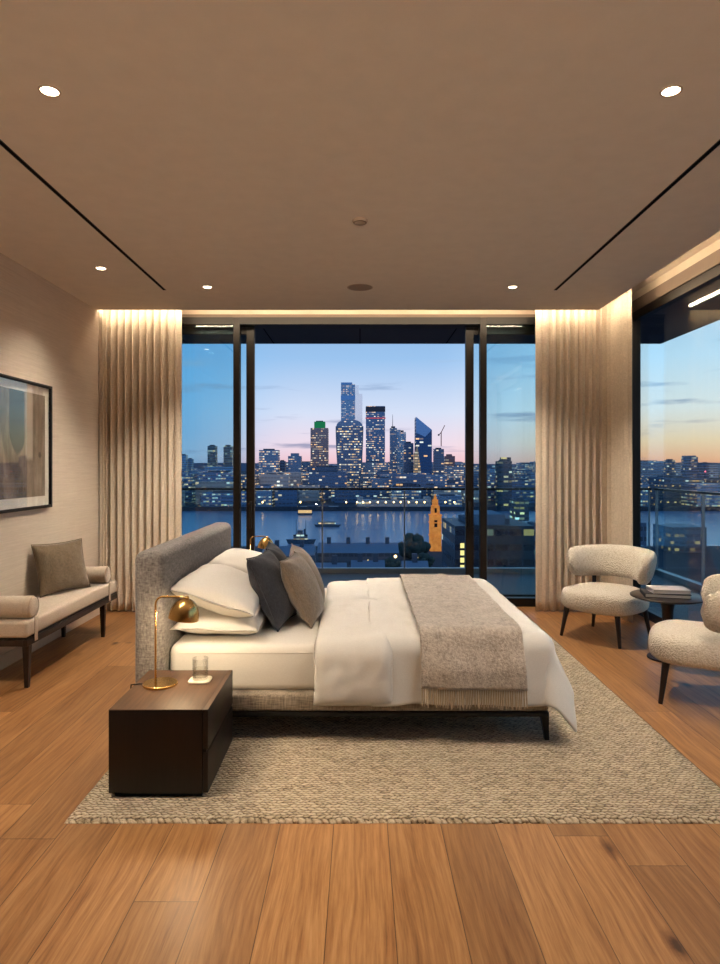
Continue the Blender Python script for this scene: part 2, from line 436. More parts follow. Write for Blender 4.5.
# ------------------------------------------------------------------ curtains
def curtain(name, label, path, flat0, flat1, lam=.070, amp=.046, seed=1):
    P = [Vector(p) for p in path]
    acc = [0]
    for a, b in zip(P, P[1:]): acc.append(acc[-1]+(b-a).length)
    L = acc[-1]
    def pt(s):
        s = min(max(s, 0), L)
        for i in range(len(P)-1):
            if s <= acc[i+1]+1e-9:
                f = (s-acc[i])/(acc[i+1]-acc[i]); return P[i].lerp(P[i+1], f)
        return P[-1]
    t = thing(name, label, 'curtain')
    bm = bmesh.new(); nu, nv = int(L/.0048), 32
    def fn(u, v):
        s = u*L; p = pt(s); tg = (pt(s+.05)-pt(s-.05)).normalized(); n = Vector((tg.y, -tg.x, 0))
        z = .012+v*(3.075-.012)
        fw = sm(0, flat0, s) * sm(0, flat1, L-s)
        ph = 2*PI*s/lam + .55*nz((s*2.2, 0, seed), 1) + .2*nz((s*3, z*.5, seed), 1)
        c = math.sin(ph)
        shp = 2*abs(math.sin(ph/2+.4))**.7-1.15
        a = amp*(.85+.25*nz((s*5, z*.25, seed+5), 1))*(1-.45*sm(2.75, 3.07, z))*(.12+.88*fw)
        off = a*shp + .012*nz((s*1.5, z*.5, seed+9), 1)
        q = p + n*off + tg*(.012*math.cos(ph)*fw)
        flare = (1-sm(0, .55, z))*.012
        q += n*flare*math.sin(ph*1.0+1)
        return (q.x, q.y, z)
    grid(bm, fn, nu, nv)
    o = obj('drape', bm, M['curtain'], t, True, angle=None)
    md = o.modifiers.new('thickness', 'SOLIDIFY'); md.thickness = .004
    # heading tape with pinch pleats
    bm = bmesh.new()
    def fh(u, v):
        s = u*L; p = pt(s); tg = (pt(s+.05)-pt(s-.05)).normalized(); n = Vector((tg.y, -tg.x, 0))
        ph = 2*PI*s/lam + .55*nz((s*2.2, 0, seed), 1)
        q = p + n*(.024*math.sin(ph)+.026); return (q.x, q.y, 2.985+v*.085)
    grid(bm, fh, int(L/.01), 2); obj('heading', bm, M['curtain'], t)
    return t
curtain('curtain', 'beige pleated full length curtain against the grasscloth wall behind the bench', [(-2.503, 6.33, 0), (-2.47, 6.43, 0), (-1.735, 6.43, 0)], .0001, .19, seed=2)
path = [(1.71, 6.43, 0), (2.30, 6.43, 0)] + [(2.30+.14*math.sin(a), 6.29+.14*math.cos(a), 0) for a in [PI/2*k/8 for k in range(1,9)]] + [(2.44, 5.92, 0)]
curtain('curtain', 'beige pleated curtain wrapping the corner behind the rear armchair', path, .17, .13, seed=4)

# ------------------------------------------------------------------ ceiling fittings
DL = [((-1.232, 2.62), 'downlight nearest the camera above the nightstand side'), ((1.235, 2.62), 'downlight nearest the camera above the rug edge by the chairs'),
      ((-1.95, 4.97), 'small downlight above the bench, close to the grasscloth wall'), ((-1.27, 5.49), 'small downlight before the window above the headboard'),
      ((1.27, 5.49), 'small downlight before the window above the foot of the bed')]
for (x, y), lab in DL + [((1.95, 2.9), None), ((-1.9, 2.2), None), ((-1.25, -.6), None), ((1.25, -.6), None)]:  # unlabelled ones are unseen fittings added as fill for wall and floor
    added_fill = lab is None
    t = thing('ceiling_downlight', ('round recessed ' + lab) if lab else 'round recessed downlight outside the picture', 'ceiling light', (x, y, H), group='recessed ceiling downlights')
    r = .034
    obj('trim_ring', lathe(bmesh.new(), [(r, -.001), (r, -.004), (r+.007, -.0035), (r+.009, -.0005)], cap=False), M['white'], t)
    obj('lens', lathe(bmesh.new(), [(.0005, -.0012), (r, -.0012)], cap=False), M['disc'], t)
    l = bpy.data.lights.new('downlight_beam', 'SPOT'); l.energy = {(-1.9,2.2):80, (1.95,2.9):45}.get((x, y), 8) if added_fill else (42 if x < -1.9 else (88 if y < 3 else 150)); l.color = (1, .86, .68); l.spot_size = math.radians(108); l.spot_blend = .8; l.shadow_soft_size = .035
    lo = bpy.data.objects.new('downlight_beam', l); COL.objects.link(lo); lo.parent = t; lo.location = (0,0,-.02)
t = thing('smoke_detector', 'small round white smoke detector on the ceiling', 'smoke detector', (0, 4.0, H))
obj('body', lathe(bmesh.new(), [(.046, 0), (.046, -.008), (.040, -.016), (.02, -.020), (.0005, -.020)], cap=False), M['white'], t)
obj('vent_ring', lathe(bmesh.new(), [(.041, -.0155), (.037, -.0185), (.034, -.0185)], cap=False), M['header'], t)
t = thing('ceiling_speaker', 'round flush grey speaker grille on the ceiling', 'speaker', (0, 5.5, H))
obj('rim', lathe(bmesh.new(), [(.100, 0), (.108, -.001), (.110, -.003), (.103, -.004), (.100, -.003)], cap=False), M['white'], t)
obj('grille', lathe(bmesh.new(), [(.0005, -.003), (.10, -.003)], cap=False), M['grille'], t)

# two unseen uplighters added to brighten the ceiling; their bowls shade everything below
for i, x in enumerate((-1.7, 1.75)):
    t = thing('floor_uplighter', 'bronze floor uplighter standing far behind the viewpoint, %s' % ('by the grasscloth wall' if i == 0 else 'by the right hand wall'), 'lamp', (x, -4.6, 0))
    obj('base', lathe(bmesh.new(), [(.0005,0),(.14,0),(.14,.02),(.02,.028),(.0005,.028)], cap=False), M['bronze'], t)
    obj('pole', tube(bmesh.new(), [(0,0,.026),(0,0,.66)], .011), M['bronze'], t)
    obj('bowl', lathe(bmesh.new(), [(.0005,.655),(.12,.67),(.22,.72),(.25,.79),(.246,.79),(.214,.724),(.118,.676),(.0005,.662)], cap=False, n=48), M['bronze'], t)
    l = bpy.data.lights.new('uplight', 'SPOT'); l.energy = 430; l.color = (1,.77,.56); l.spot_size = math.radians(52); l.spot_blend = 1; l.shadow_soft_size = .02
    lo = bpy.data.objects.new('uplight', l); COL.objects.link(lo); lo.parent = t; lo.location = (0,0,.75)
    lo.rotation_euler = Vector((-x*.12, math.cos(math.radians(12)), math.sin(math.radians(12)))).to_track_quat('-Z', 'Y').to_euler()

# ------------------------------------------------------------------ rug
RX0, RX1, RY0, RY1 = -1.175, 1.58, 2.62, 6.12
bm = bmesh.new()
def rugfn(u, v):
    x = RX0+(RX1-RX0)*u; y = RY0+(RY1-RY0)*v
    e = min(x-RX0, RX1-x, y-RY0, RY1-y)
    z = .0005+.017*math.sqrt(sm(-.004, .022, e)) + .0012*nz((x, y, 0), 9)
    wx = .004*nz((y*3, 5, 0), 2) if e < .05 else 0
    return (x+wx, y+.004*nz((x*3, 9, 0), 2), z if e > 1e-6 else .0005)
us = sorted(set([0, .002, .005, .01, 1-.01, 1-.005, 1-.002, 1] + [k/120 for k in range(1,120)]))
vs_ = us
V = [[bm.verts.new(rugfn(u, v)) for v in vs_] for u in us]
for i in range(len(us)-1):
    for j in range(len(vs_)-1): bm.faces.new((V[i][j], V[i+1][j], V[i+1][j+1], V[i][j+1]))
rug = obj('area_rug', bm, M['rug'], angle=None)
tag(rug, 'large cream chunky woven wool rug under the bed', 'rug')

# ------------------------------------------------------------------ bed
BZ = .018
bed = thing('bed', 'upholstered double bed with grey linen headboard and white mattress', 'bed', (0, 4.25, 0))
def bx_(x0, x1, y0, y1, z0, z1, bev=.01, seg=3): return B(x0, x1, y0-4.25, y1-4.25, z0, z1, bev, seg)
obj('headboard', bx_(-1.15, -1.0, 3.34, 5.16, .10, .985, .045, 5), M['headboard'], bed)
obj('side_rail', bx_(-.999, .965, 3.365, 5.10, .165, .255, .018), M['bedframe'], bed)
bm = bmesh.new(); box(bm, -.999, .965, -.885, -.825, .14, .164, .003); box(bm, -.999, .965, .785, .845, .14, .164, .003); box(bm, .905, .965, -.825, .785, .14, .164, .003)
box(bm, -.999, -.94, -.825, .785, .14, .164, .003); box(bm, -.94, .905, -.03, .03, .14, .164, .003)
obj('underframe', bm, M['black'], bed)
obj('mattress', bx_(-.995, .94, 3.42, 5.07, .245, .490, .045, 6), M['sheet'], bed)
bm = bmesh.new()
tube(bm, [(-.94, -.8285, .452), (.89, -.8285, .452)], .003, 6)
obj('mattress_piping', bm, M['sheet'], bed)
def bed_leg(x, y, sx):
    rs = []
    for z, w in ((BZ, .011), (.08, .014), (.14, .019)):
        o_ = sx*.012*(1-(z-BZ)/.12)
        rs.append([Vector((x+o_+a*w, y+b*w*1.2, z)) for a, b in ((-1,-1),(1,-1),(1,1),(-1,1))])
    return rings(bmesh.new(), rs)
for x, y, sx in ((.945, -.862, 1), (.945, .815, 1), (-.96, -.80, -1), (-.96, .76, -1)):
    obj('leg', bed_leg(x, y, sx), M['black'], bed, False)

# pillows and cushions
def pillow_bm(w, h, T, seed=0, n=28, pinch=.07, wr=.010, pw=.46, sag=0):
    bm = bmesh.new()
    def side(sg):
        def fn(a, b):
            u, v = 2*a-1, 2*b-1
            u = math.copysign(abs(u)**.8, u); v = math.copysign(abs(v)**.8, v)
            x = w/2*u*(1-pinch*(1-v*v)); y = h/2*v*(1-pinch*(1-u*u))
            t = ((1-abs(u)**2.2)*(1-abs(v)**2.2))
            t = max(0, t)**pw
            k = nz((x*1.0, y*1.0, sg), 6, seed)*wr + nz((x, y, sg), 16, seed+3)*wr*.45
            # creases running out of the corners
            cr = math.sin(14*(abs(u)-abs(v))+seed)*.5+.5
            k -= wr*.8*cr*sm(.25, .9, abs(u)*abs(v))
            z = sg*(T/2*t + k*min(1, t*2)) - sag*(u*u)*.5
            return (x, y, z)
        return fn
    grid(bm, side(1), n, n); grid(bm, side(-1), n, n)
    bmesh.ops.remove_doubles(bm, verts=bm.verts[:], dist=.0008)
    return bm
def seam_bm(w, h, pinch, r=.0035):
    pts = []
    m = 16
    for k in range(4):
        for i in range(m):
            s = -1+2*i/m
            u, v = [(s,-1),(1,s),(-s,1),(-1,-s)][k]
            pts.append((w/2*u*(1-pinch*(1-v*v)), h/2*v*(1-pinch*(1-u*u)), 0))
    pts.append(pts[0]); return tube(bmesh.new(), pts, r, 6)

def cushion(name, label, group, mat, w, h, T, loc, rot, seed, pinch=.07, cat='cushion', flange=False, wr=.010, pw=.46):
    t = thing(name, label, cat, group=group)
    t.location = loc; t.rotation_euler = rot
    sub(obj('pillow_cover', pillow_bm(w, h, T, seed, pinch=pinch, wr=wr, pw=pw), mat, t, angle=None), 1)
    if flange:
        bm = bmesh.new()
        def fl(a, b):
            ang = a*4; k = int(ang) % 4; s = -1+2*(ang-int(ang)); 
            u, v = [(s,-1),(1,s),(-s,1),(-1,-s)][k]
            g_ = .94+.10*b
            return (w/2*u*g_*(1-pinch*(1-v*v)), h/2*v*g_*(1-pinch*(1-u*u)), .004*math.sin(40*a)*b)
        grid(bm, fl, 96, 3); bmesh.ops.remove_doubles(bm, verts=bm.verts[:], dist=.0005)
        obj('flange', bm, mat, t, angle=None)
    else:
        obj('seam', seam_bm(w, h, pinch), mat, t)
    return t
# sleeping pillows: local x along the bed width after a quarter turn
R90 = PI/2
for (nm_, y_, sd_) in (('near', 3.845, 1), ('far', 4.67, 3)):
    lowl = 'white pillow lying flat, lower of the stack by the near lamp' if nm_ == 'near' else 'white pillow mostly hidden, lower of the far stack by the window'
    upl = 'white pillow leaning back, upper of the stack by the near lamp' if nm_ == 'near' else 'white pillow leaning back, upper of the far stack by the window'
    cushion('pillow', lowl, 'white bed pillows', M['sheet'], .74, .46, .135, (-.765, y_, .556), (math.radians(2), 0, R90), sd_, cat='pillow', flange=True, pw=.36, pinch=.04)
    cushion('pillow', upl, 'white bed pillows', M['sheet'], .76, .48, .20, (-.785, y_+.01, .702), (math.radians(17), 0, R90), sd_+1, cat='pillow', flange=True, pw=.42, pinch=.05)
# scatter cushions standing and leaning back on the pillows
def lean(loc, tilt, yaw):
    return loc, (Matrix.Rotation(yaw, 4, 'Z') @ Matrix.Rotation(-tilt, 4, 'Y') @ Matrix(((0,0,1,0),(1,0,0,0),(0,1,0,0),(0,0,0,1)))).to_euler()
for nm, lab, mt, loc, tilt, yaw, sd, sz in (
    ('scatter_cushion', 'charcoal grey square cushion at the near edge of the bed', 'charcoal', (-.515, 3.90, .70), 24, -8, 5, .44),
    ('scatter_cushion', 'charcoal grey square cushion behind, farther from the camera', 'charcoal', (-.52, 4.36, .70), 24, 6, 6, .44),
    ('scatter_cushion', 'taupe square cushion in front at the near edge of the bed', 'taupe', (-.345, 3.98, .685), 26, -6, 7, .42),
    ('scatter_cushion', 'taupe square cushion tucked behind the other taupe one', 'taupe', (-.355, 4.40, .69), 26, 8, 8, .42)):
    l, r = lean(loc, math.radians(tilt), math.radians(yaw))
    cushion(nm, lab, 'scatter cushions on the bed', M[mt], sz, sz, .17, l, r, sd, pinch=.06)

# duvet: draped over near side, far side and foot
TOPZ = .535
EX, EY0, EY1 = .985, 3.348, 5.11        # edges of the bed the cloth turns over
def drape(px, py, top, r=.055, flare=.10):
    "cloth point (px,py) laid flat -> hanging over the bed edges"
    dx = max(0, px-(EX-r)); dy = 0; sy = 1
    if py < EY0+r: dy = EY0+r-py; sy = -1
    elif py > EY1-r: dy = py-(EY1-r); sy = 1
    s = math.hypot(dx, dy)
    bx0 = min(px, EX-r); by0 = min(max(py, EY0+r), EY1-r)
    if s < 1e-9: return Vector((px, py, top))
    ux, uy = dx/s, sy*dy/s
    q = r*PI/2
    if s < q:
        a = s/r; o, z = r*math.sin(a), top-r*(1-math.cos(a))
    else:
        o, z = r+(s-q)*math.sin(flare), top-r-(s-q)*math.cos(flare)
    return Vector((bx0+ux*o, by0+uy*o, z))
duv = thing('duvet', 'white duvet spread over the foot half of the bed, corner hanging down', 'duvet')
bm = bmesh.new()
X0, X1 = .05, EX+.285; Y0, Y1 = EY0-.29, EY1+.26
def dfn(u, v):
    px = X0+(X1-X0)*u; py = Y0+(Y1-Y0)*v
    top = TOPZ + .014*nz((px, py, 0), 2.6, 2) + .006*nz((px, py, 0), 7, 4)
    fl = .16 if px > EX-.05 else .05
    fl = .04 + .26*sm(EX-.15, EX+.1, px)
    p = drape(px, py, top, .06, fl)
    # gentle vertical folds on hanging parts
    hang = sm(0, .2, TOPZ-p.z)
    cpt = Vector((EX-.2, (EY0+EY1)/2, p.z)); n = Vector((0, -1 if py < 4.2 else 1, 0)) if py < EY0+.1 or py > EY1-.1 else Vector((1,0,0))
    if px > EX: n = (n+Vector((1,0,0))).normalized()
    s = px if abs(n.y) > .5 else py
    w = .016*math.sin(s*17+2*nz((s, 1, 0), 2))+.012*nz((px, py, 0), 5, 8)
    p += n*(w*hang+.004*hang)
    p.z = max(p.z, .06)
    p.z += .006*nz((px*3, py, 0), 8, 9)*(1-hang)
    return p
grid(bm, dfn, 74, 110)
o = obj('cover', bm, M['duvet'], duv, angle=None)
md = o.modifiers.new('thickness', 'SOLIDIFY'); md.thickness = .022; md.offset = 1
sub(o, 1)
# the turned-back band, thicker
bm = bmesh.new()
FX0, FX1 = -.245, .185
def fold(u, v, out=True):
    px = FX0+(FX1-FX0)*u; py = (EY0-.262)+(EY1+.25-EY0+.262)*v
    e = max(0, 1-abs(2*u-1)**5); e2 = max(0, 1-abs(2*v-1)**30)
    th = .062*math.sqrt(e)*math.sqrt(e2)
    th *= (.85+.35*nz((px, py, 0), 3.3, 12))
    base = drape(px-2, py, .495, .055, .06); base.x = px + .03*nz((py, 0, 0), 1.6, 3)*(1-2*u)
    # outward normal in the y-z plane
    if py < EY0+.055: a = min(PI/2, (EY0+.055-py)/.055); n = Vector((0, -math.sin(a), math.cos(a)))
    elif py > EY1-.055: a = min(PI/2, (py-EY1+.055)/.055); n = Vector((0, math.sin(a), math.cos(a)))
    else: n = Vector((0,0,1))
    if out:
        wr = .010*nz((px*1.5, py*1.0, 2), 6, 20)+.006*nz((px, py, 2), 14, 23)
        base += n*(th + (wr*e*e2))
    return base + n*.004
grid(bm, lambda u, v: fold(u, v, True), 40, 120); grid(bm, lambda u, v: fold(u, v, False), 40, 120)
bmesh.ops.remove_doubles(bm, verts=bm.verts[:], dist=.001)
obj('turned_back_edge', bm, M['duvet'], duv, angle=None)

# throw across the foot of the bed
th = thing('throw_blanket', 'taupe mohair throw with pale fringe laid across the duvet', 'blanket')
bm = bmesh.new()
TX0, TX1 = .305, .83
def thr(u, v, off=0):
    px = TX0+(TX1-TX0)*u + .010*nz((v*6, u*2, 0), 1, 30); py = (EY0-.228)+(EY1+.2-EY0+.228)*v
    top = TOPZ+.040+.014*nz((px, py, 0), 2.6, 2)+.004*nz((px, py, 0), 11, 31)
    r = .078
    dx = 0
    p = drape(px-3, py, top, r, .03); p.x = px
    hang = sm(0, .15, TOPZ-p.z)
    n = Vector((0, -1 if py < 4.2 else 1, 0))
    p += n*(hang*(.050+.013*math.sin(px*17+2*nz((px, 1, 0), 2))+.008*nz((px, py, 0), 9, 33)))
    ridge = .012*math.exp(-((px-.60-.03*math.sin(py*3))/.025)**2)
    p += (n if hang > .5 else Vector((0,0,1)))*ridge*.6
    return p
grid(bm, thr, 60, 120)
o = obj('blanket', bm, M['throw'], th, angle=None)
md = o.modifiers.new('thickness', 'SOLIDIFY'); md.thickness = .012; md.offset = 1
bm = bmesh.new(); bm2 = bmesh.new()
for k in range(46):
    u = (k+.5)/46; p = thr(u, 0); L = .082+.018*random.random(); dxx = random.uniform(-.006, .006)
    tube(bm, [(p.x, p.y-.006, p.z+.006), (p.x+dxx*.5, p.y-.007, p.z-L*.5), (p.x+dxx, p.y-.004+random.uniform(-.004,.004), p.z-L)], [.0034,.0042,.0026], 6)
    p = thr(u, 1)
    tube(bm2, [(p.x, p.y, p.z+.006), (p.x+dxx, p.y, p.z-L)], .003, 4)
obj('fringe', bm2, M['fringe'], th, label='pale cream tasselled fringe')
obj('fringe', bm, M['fringe'], th, label='pale cream tasselled fringe')

# ------------------------------------------------------------------ nightstands, lamps, glass
def make_nightstand(label, loc):
    t = thing('nightstand', label, 'nightstand', loc, group='bedside nightstands')
    w, d, h = .420, .54, .375
    obj('plinth', B(-w/2+.02, w/2-.03, -d/2+.02, d/2-.02, 0.0, .022), M['black'], t, False)
    bm = bmesh.new(); box(bm, -w/2, w/2-.024, -d/2, d/2, .022, h-.004, .002)
    obj('carcass', bm, M['nightstand'], t)
    obj('top_panel', B(-w/2, w/2-.0225, -d/2, d/2, h-.0035, h, .001), M['night_top'], t)
    for k, (z0, z1) in enumerate(((.024, .193), (.207, h-.001))):
        bm = bmesh.new(); box(bm, w/2-.021, w/2, -d/2, d/2, z0, z1, .0015)
        dr = obj('drawer', bm, M['nightstand'], t)
        obj('finger_groove', B(w/2-.022, w/2-.009, -d/2+.004, d/2-.004, z1+.0005, z1+.010) if k == 0 else B(w/2-.0225, w/2-.021, -d/2, d/2, z0, z1), M['black'], dr, False)
        if k: obj('drawer_edge', B(w/2-.0205, w/2-.0005, -d/2, d/2, z1, z1+.0012), M['night_top'], dr, False)
    return t
make_nightstand('dark smoked oak two drawer nightstand with a lamp and a glass of water on it', (-.852, 3.057, BZ-.002))
make_nightstand('dark nightstand hidden behind the far side of the bed', (-.859, 5.72, BZ-.002))
def make_lamp(label, loc, watts):
    t = thing('table_lamp', label, 'lamp', loc, group='brass bedside lamps')
    obj('base', lathe(bmesh.new(), [(.0005,0),(.078,0),(.080,.002),(.080,.010),(.077,.013),(.0005,.014)], cap=False, n=48), M['brass'], t)
    sx = -.022; top = .415
    pts = [(sx,0,.012), (sx,0,.2), (sx,0,top-.035)] + [(sx+.035*(1-math.cos(a)), 0, top-.035+.035*math.sin(a)) for a in [PI/2*k/7 for k in range(1,8)]] + [(.085,0,top), (.112,0,top-.001)]
    obj('stem', tube(bmesh.new(), pts, .0048, 12), M['brass'], t)
    Mx = Matrix.Rotation(math.radians(10), 4, 'Y')
    c = (.110, 0, top-.098)
    R = .070
    prof = [(R*1.0, -.006)] + [(R*math.cos(a), .0+.092*math.sin(a)) for a in [PI/2*k/14 for k in range(0,14)]] + [(.0008, .092)]
    sh = obj('lamp_shade', lathe(bmesh.new(), prof, c, 40, False, Mx), M['brass'], t)
    inn = [((r-.003) if r > .01 else r, z-.004 if z > 0 else z) for r, z in prof]
    obj('shade_lining', lathe(bmesh.new(), inn, c, 40, False, Mx), M['brass_in'], sh)
    obj('finial', lathe(bmesh.new(), [(.011,0),(.012,.006),(.007,.012),(.0005,.013)], (c[0]+.015, 0, c[2]+.088), 20, False), M['brass'], sh)
    obj('bulb', lathe(bmesh.new(), [(.0005,-.02),(.014,-.014),(.02,0),(.014,.014),(.008,.03),(.0005,.03)], (c[0]+.004, 0, c[2]+.028), 20, False), M['bulb'], t)
    l = bpy.data.lights.new('lamp_glow', 'POINT'); l.energy = watts; l.color = (1,.76,.47); l.shadow_soft_size = .03
    lo = bpy.data.objects.new('lamp_glow', l); COL.objects.link(lo); lo.parent = t; lo.location = (c[0], 0, c[2]-.012)
    cord = [(-.078, .0, .005), (-.10, .004, .004), (-.125, -.004, .004), (-.137, 0, .001), (-.142, .01, -.02), (-.142, .02, -.2)]
    obj('cord', tube(bmesh.new(), cord, .003, 8), M['black'], t)
    return t
make_lamp('brass dome table lamp on the near nightstand', (-.938, 3.10, BZ-.002+.3755), 5.6)
make_lamp('brass dome table lamp beyond the bed by the window', (-.935, 5.76, BZ-.002+.3755), 5.6)
t = thing('coaster', 'white rounded coaster under the water glass', 'coaster', (-.765, 3.16, .3925))
rs = []
for k_, z_ in ((.96,0),(1,.002),(1,.0065),(.97,.008)):
    rs.append([Vector((k_*.052*math.copysign(abs(math.cos(q))**.45, math.cos(q)), k_*.052*math.copysign(abs(math.sin(q))**.45, math.sin(q)), z_)) for q in [2*PI*(i_+.5)/40 for i_ in range(40)]])
obj('coaster_slab', rings(bmesh.new(), rs), M['coaster'], t)
def real_glass():
    g = G('tumbler_glass')
    fr = g.n('LayerWeight', {'Blend':.35}, out=0)
    tr = g.n('BsdfTransparent', {0:(.985,.99,.985,1)}); gl = g.n('BsdfGlossy', {'Roughness':.02})
    return g.surf(g.n('MixShader', {0:g.m_('MULTIPLY', fr, .30), 1:tr, 2:gl}))
M['tumbler'] = real_glass()
def water_mat():
    g = G('drinking_water')
    fr = g.n('LayerWeight', {'Blend':.4}, out=0)
    tr = g.n('BsdfTransparent', {0:(.97,.97,.95,1)}); gl = g.n('BsdfGlossy', {'Roughness':.03})
    return g.surf(g.n('MixShader', {0:g.m_('MULTIPLY', fr, .3), 1:tr, 2:gl}))
M['water'] = water_mat()
t = thing('water_glass', 'clear tumbler half full of water on the coaster', 'glass', (-.765, 3.16, .4009))
obj('tumbler', lathe(bmesh.new(), [(.0005,0),(.034,0),(.036,.003),(.0385,.10),(.0378,.101),(.037,.10),(.0345,.012),(.0005,.010)], cap=False, n=36), M['tumbler'], t)
obj('water', lathe(bmesh.new(), [(.0005,.0105),(.0338,.0125),(.0355,.050),(.0005,.050)], cap=False, n=36), M['water'], t, label='still water filling half the tumbler')

# ------------------------------------------------------------------ bench
bench = thing('bench', 'long cream upholstered bench with two bolsters along the left wall', 'bench', (-2.298, 4.965, 0))
y0, y1 = -.78, .80; hx = .186
obj('seat_cushion', B(-hx, hx, y0, y1, .325, .43, .022, 4), M['bench'], bench)
bm = bmesh.new()
box(bm, -hx+.005, hx-.005, y0+.005, y1-.005, .316, .3245, .001); obj('cushion_base', bm, M['black'], bench)
bm = bmesh.new()
box(bm, hx-.035, hx-.003, y0+.01, y1-.01, .27, .312, .003); box(bm, -hx+.003, -hx+.035, y0+.01, y1-.01, .27, .312, .003)
box(bm, -hx+.035, hx-.035, y0+.01, y0+.045, .27, .312, .003); box(bm, -hx+.035, hx-.035, y1-.045, y1-.01, .27, .312, .003)
box(bm, -hx+.035, hx-.035, -.03, .03, .27, .312, .003); box(bm, -hx+.036, hx-.036, y0+.05, y1-.05, .306, .3155)
obj('rail_frame', bm, M['leg'], bench)
for x in (-.165, .162):
    for y in (-.73, .52):
        rs = []
        for z, w in ((.0, .012), (.27, .021)):
            rs.append([Vector((x+a*w, y+b*w, z)) for a, b in ((-1,-1),(1,-1),(1,1),(-1,1))])
        obj('leg', rings(bmesh.new(), rs), M['leg'], bench, False)
for yy in (-.665, .60):
    Mx = Matrix.Rotation(PI/2, 4, 'Y')
    prof = [(.0005,-.186),(.055,-.186),(.066,-.181),(.071,-.171),(.071,.162),(.066,.172),(.055,.177),(.0005,.177)]
    bo = obj('bolster', lathe(bmesh.new(), prof, (0, yy, .502), 36, False, Mx), M['bench'], bench)
    bm = bmesh.new()
    for s in (.170,):
        pts = []
        # strap loops over the bolster and down over the front of the seat
        a0 = [(hx-.015, yy+.075*math.cos(a), .502+.075*math.sin(a)) for a in [PI*k/14 for k in range(15)]]
    def strap(u, v):
        k = u*13; 
        x = .132+.04*v
        ang = -.35*PI+u*1.7*PI
        return (x, yy+.0735*math.cos(ang), .502+.0735*math.sin(ang))
    grid(bm, strap, 26, 2)
    for yq in (yy-.064,):
        box(bm, hx+.001, hx+.005, yy-.02, yy+.02, .285, .445, .001)
    obj('strap', bm, M['bench'], bo)
l, r = lean((-2.345, 5.19, .630), math.radians(14), math.radians(-24))
cushion('throw_pillow', 'olive brown cushion propped on the bench against the wall', None, M['olive'], .48, .40, .12, l, r, 15, pinch=.07)

# ------------------------------------------------------------------ picture
pic = thing('framed_picture', 'large black framed abstract print in a white mat on the left wall', 'picture', (XL, 4.62, 1.575))
hw, hh = .70, .485
bm = bmesh.new()
box(bm, .002, .032, -hw, -hw+.022, -hh, hh, .002); box(bm, .002, .032, hw-.022, hw, -hh, hh, .002)
box(bm, .002, .032, -hw+.022, hw-.022, -hh, -hh+.022, .002); box(bm, .002, .032, -hw+.022, hw-.022, hh-.022, hh, .002)
obj('picture_frame', bm, M['black'], pic)
obj('mat_board', B(.002, .010, -hw+.02, hw-.02, -hh+.02, hh-.02), M['white_mat'], pic, False)
def art_mat():
    g = G('abstract_print'); v = g.obj(); x, y, z = g.xyz(v)
    n1 = g.noise(g.scale(v, (1,3,1.4)), 2.2, 5, .6); n2 = g.noise(g.scale(v, (1,30,6)), 1, 4)
    base = g.ramp(g.m_('ADD', g.m_('MULTIPLY', n1, .75), g.m_('MULTIPLY', n2, .3)), [(.3, S(70,60,52)), (.5, S(124,108,92)), (.62, S(150,134,116)), (.8, S(178,164,146))])
    # soft tall dark shape with a rounded foot, and a pale column
    def band(a, b, s=.012):
        return g.m_('MULTIPLY', g.n('MapRange', {0:y, 1:a-s, 2:a+s}, interpolation_type='SMOOTHSTEP'), g.n('MapRange', {0:y, 1:b+s, 2:b-s}, interpolation_type='SMOOTHSTEP'))
    yy = g.m_('SUBTRACT', y, .2)
    low = g.m_('MULTIPLY_ADD', g.m_('MULTIPLY', yy, yy), -9, -.02)
    up = g.n('MapRange', {0:g.m_('SUBTRACT', z, g.m_('MULTIPLY', low, -1.0)), 1:-.10, 2:-.07})
    c = g.mix(g.m_('MULTIPLY', band(.08, .29), up), base, S(58,52,50))
    c = g.mix(g.m_('MULTIPLY', band(.31, .42), g.n('MapRange', {0:z, 1:-.12, 2:-.08})), c, S(196,184,168))
    kn = g.n('VectorMath', {0:v, 1:(.0115, .53, -.07)}, operation='DISTANCE', out=1)
    c = g.mix(g.n('MapRange', {0:kn, 1:.03, 2:.015}), c, S(34,30,28))
    return g.bsdf(c, .8)
obj('print', B(.0102, .0115, -hw+.10, hw-.085, -hh+.095, hh-.085), art_mat(), pic, False, label='abstract brown and grey print')
obj('picture_glazing', B(.020, .022, -hw+.021, hw-.021, -hh+.021, hh-.021), M['picture_glass'], pic, False)

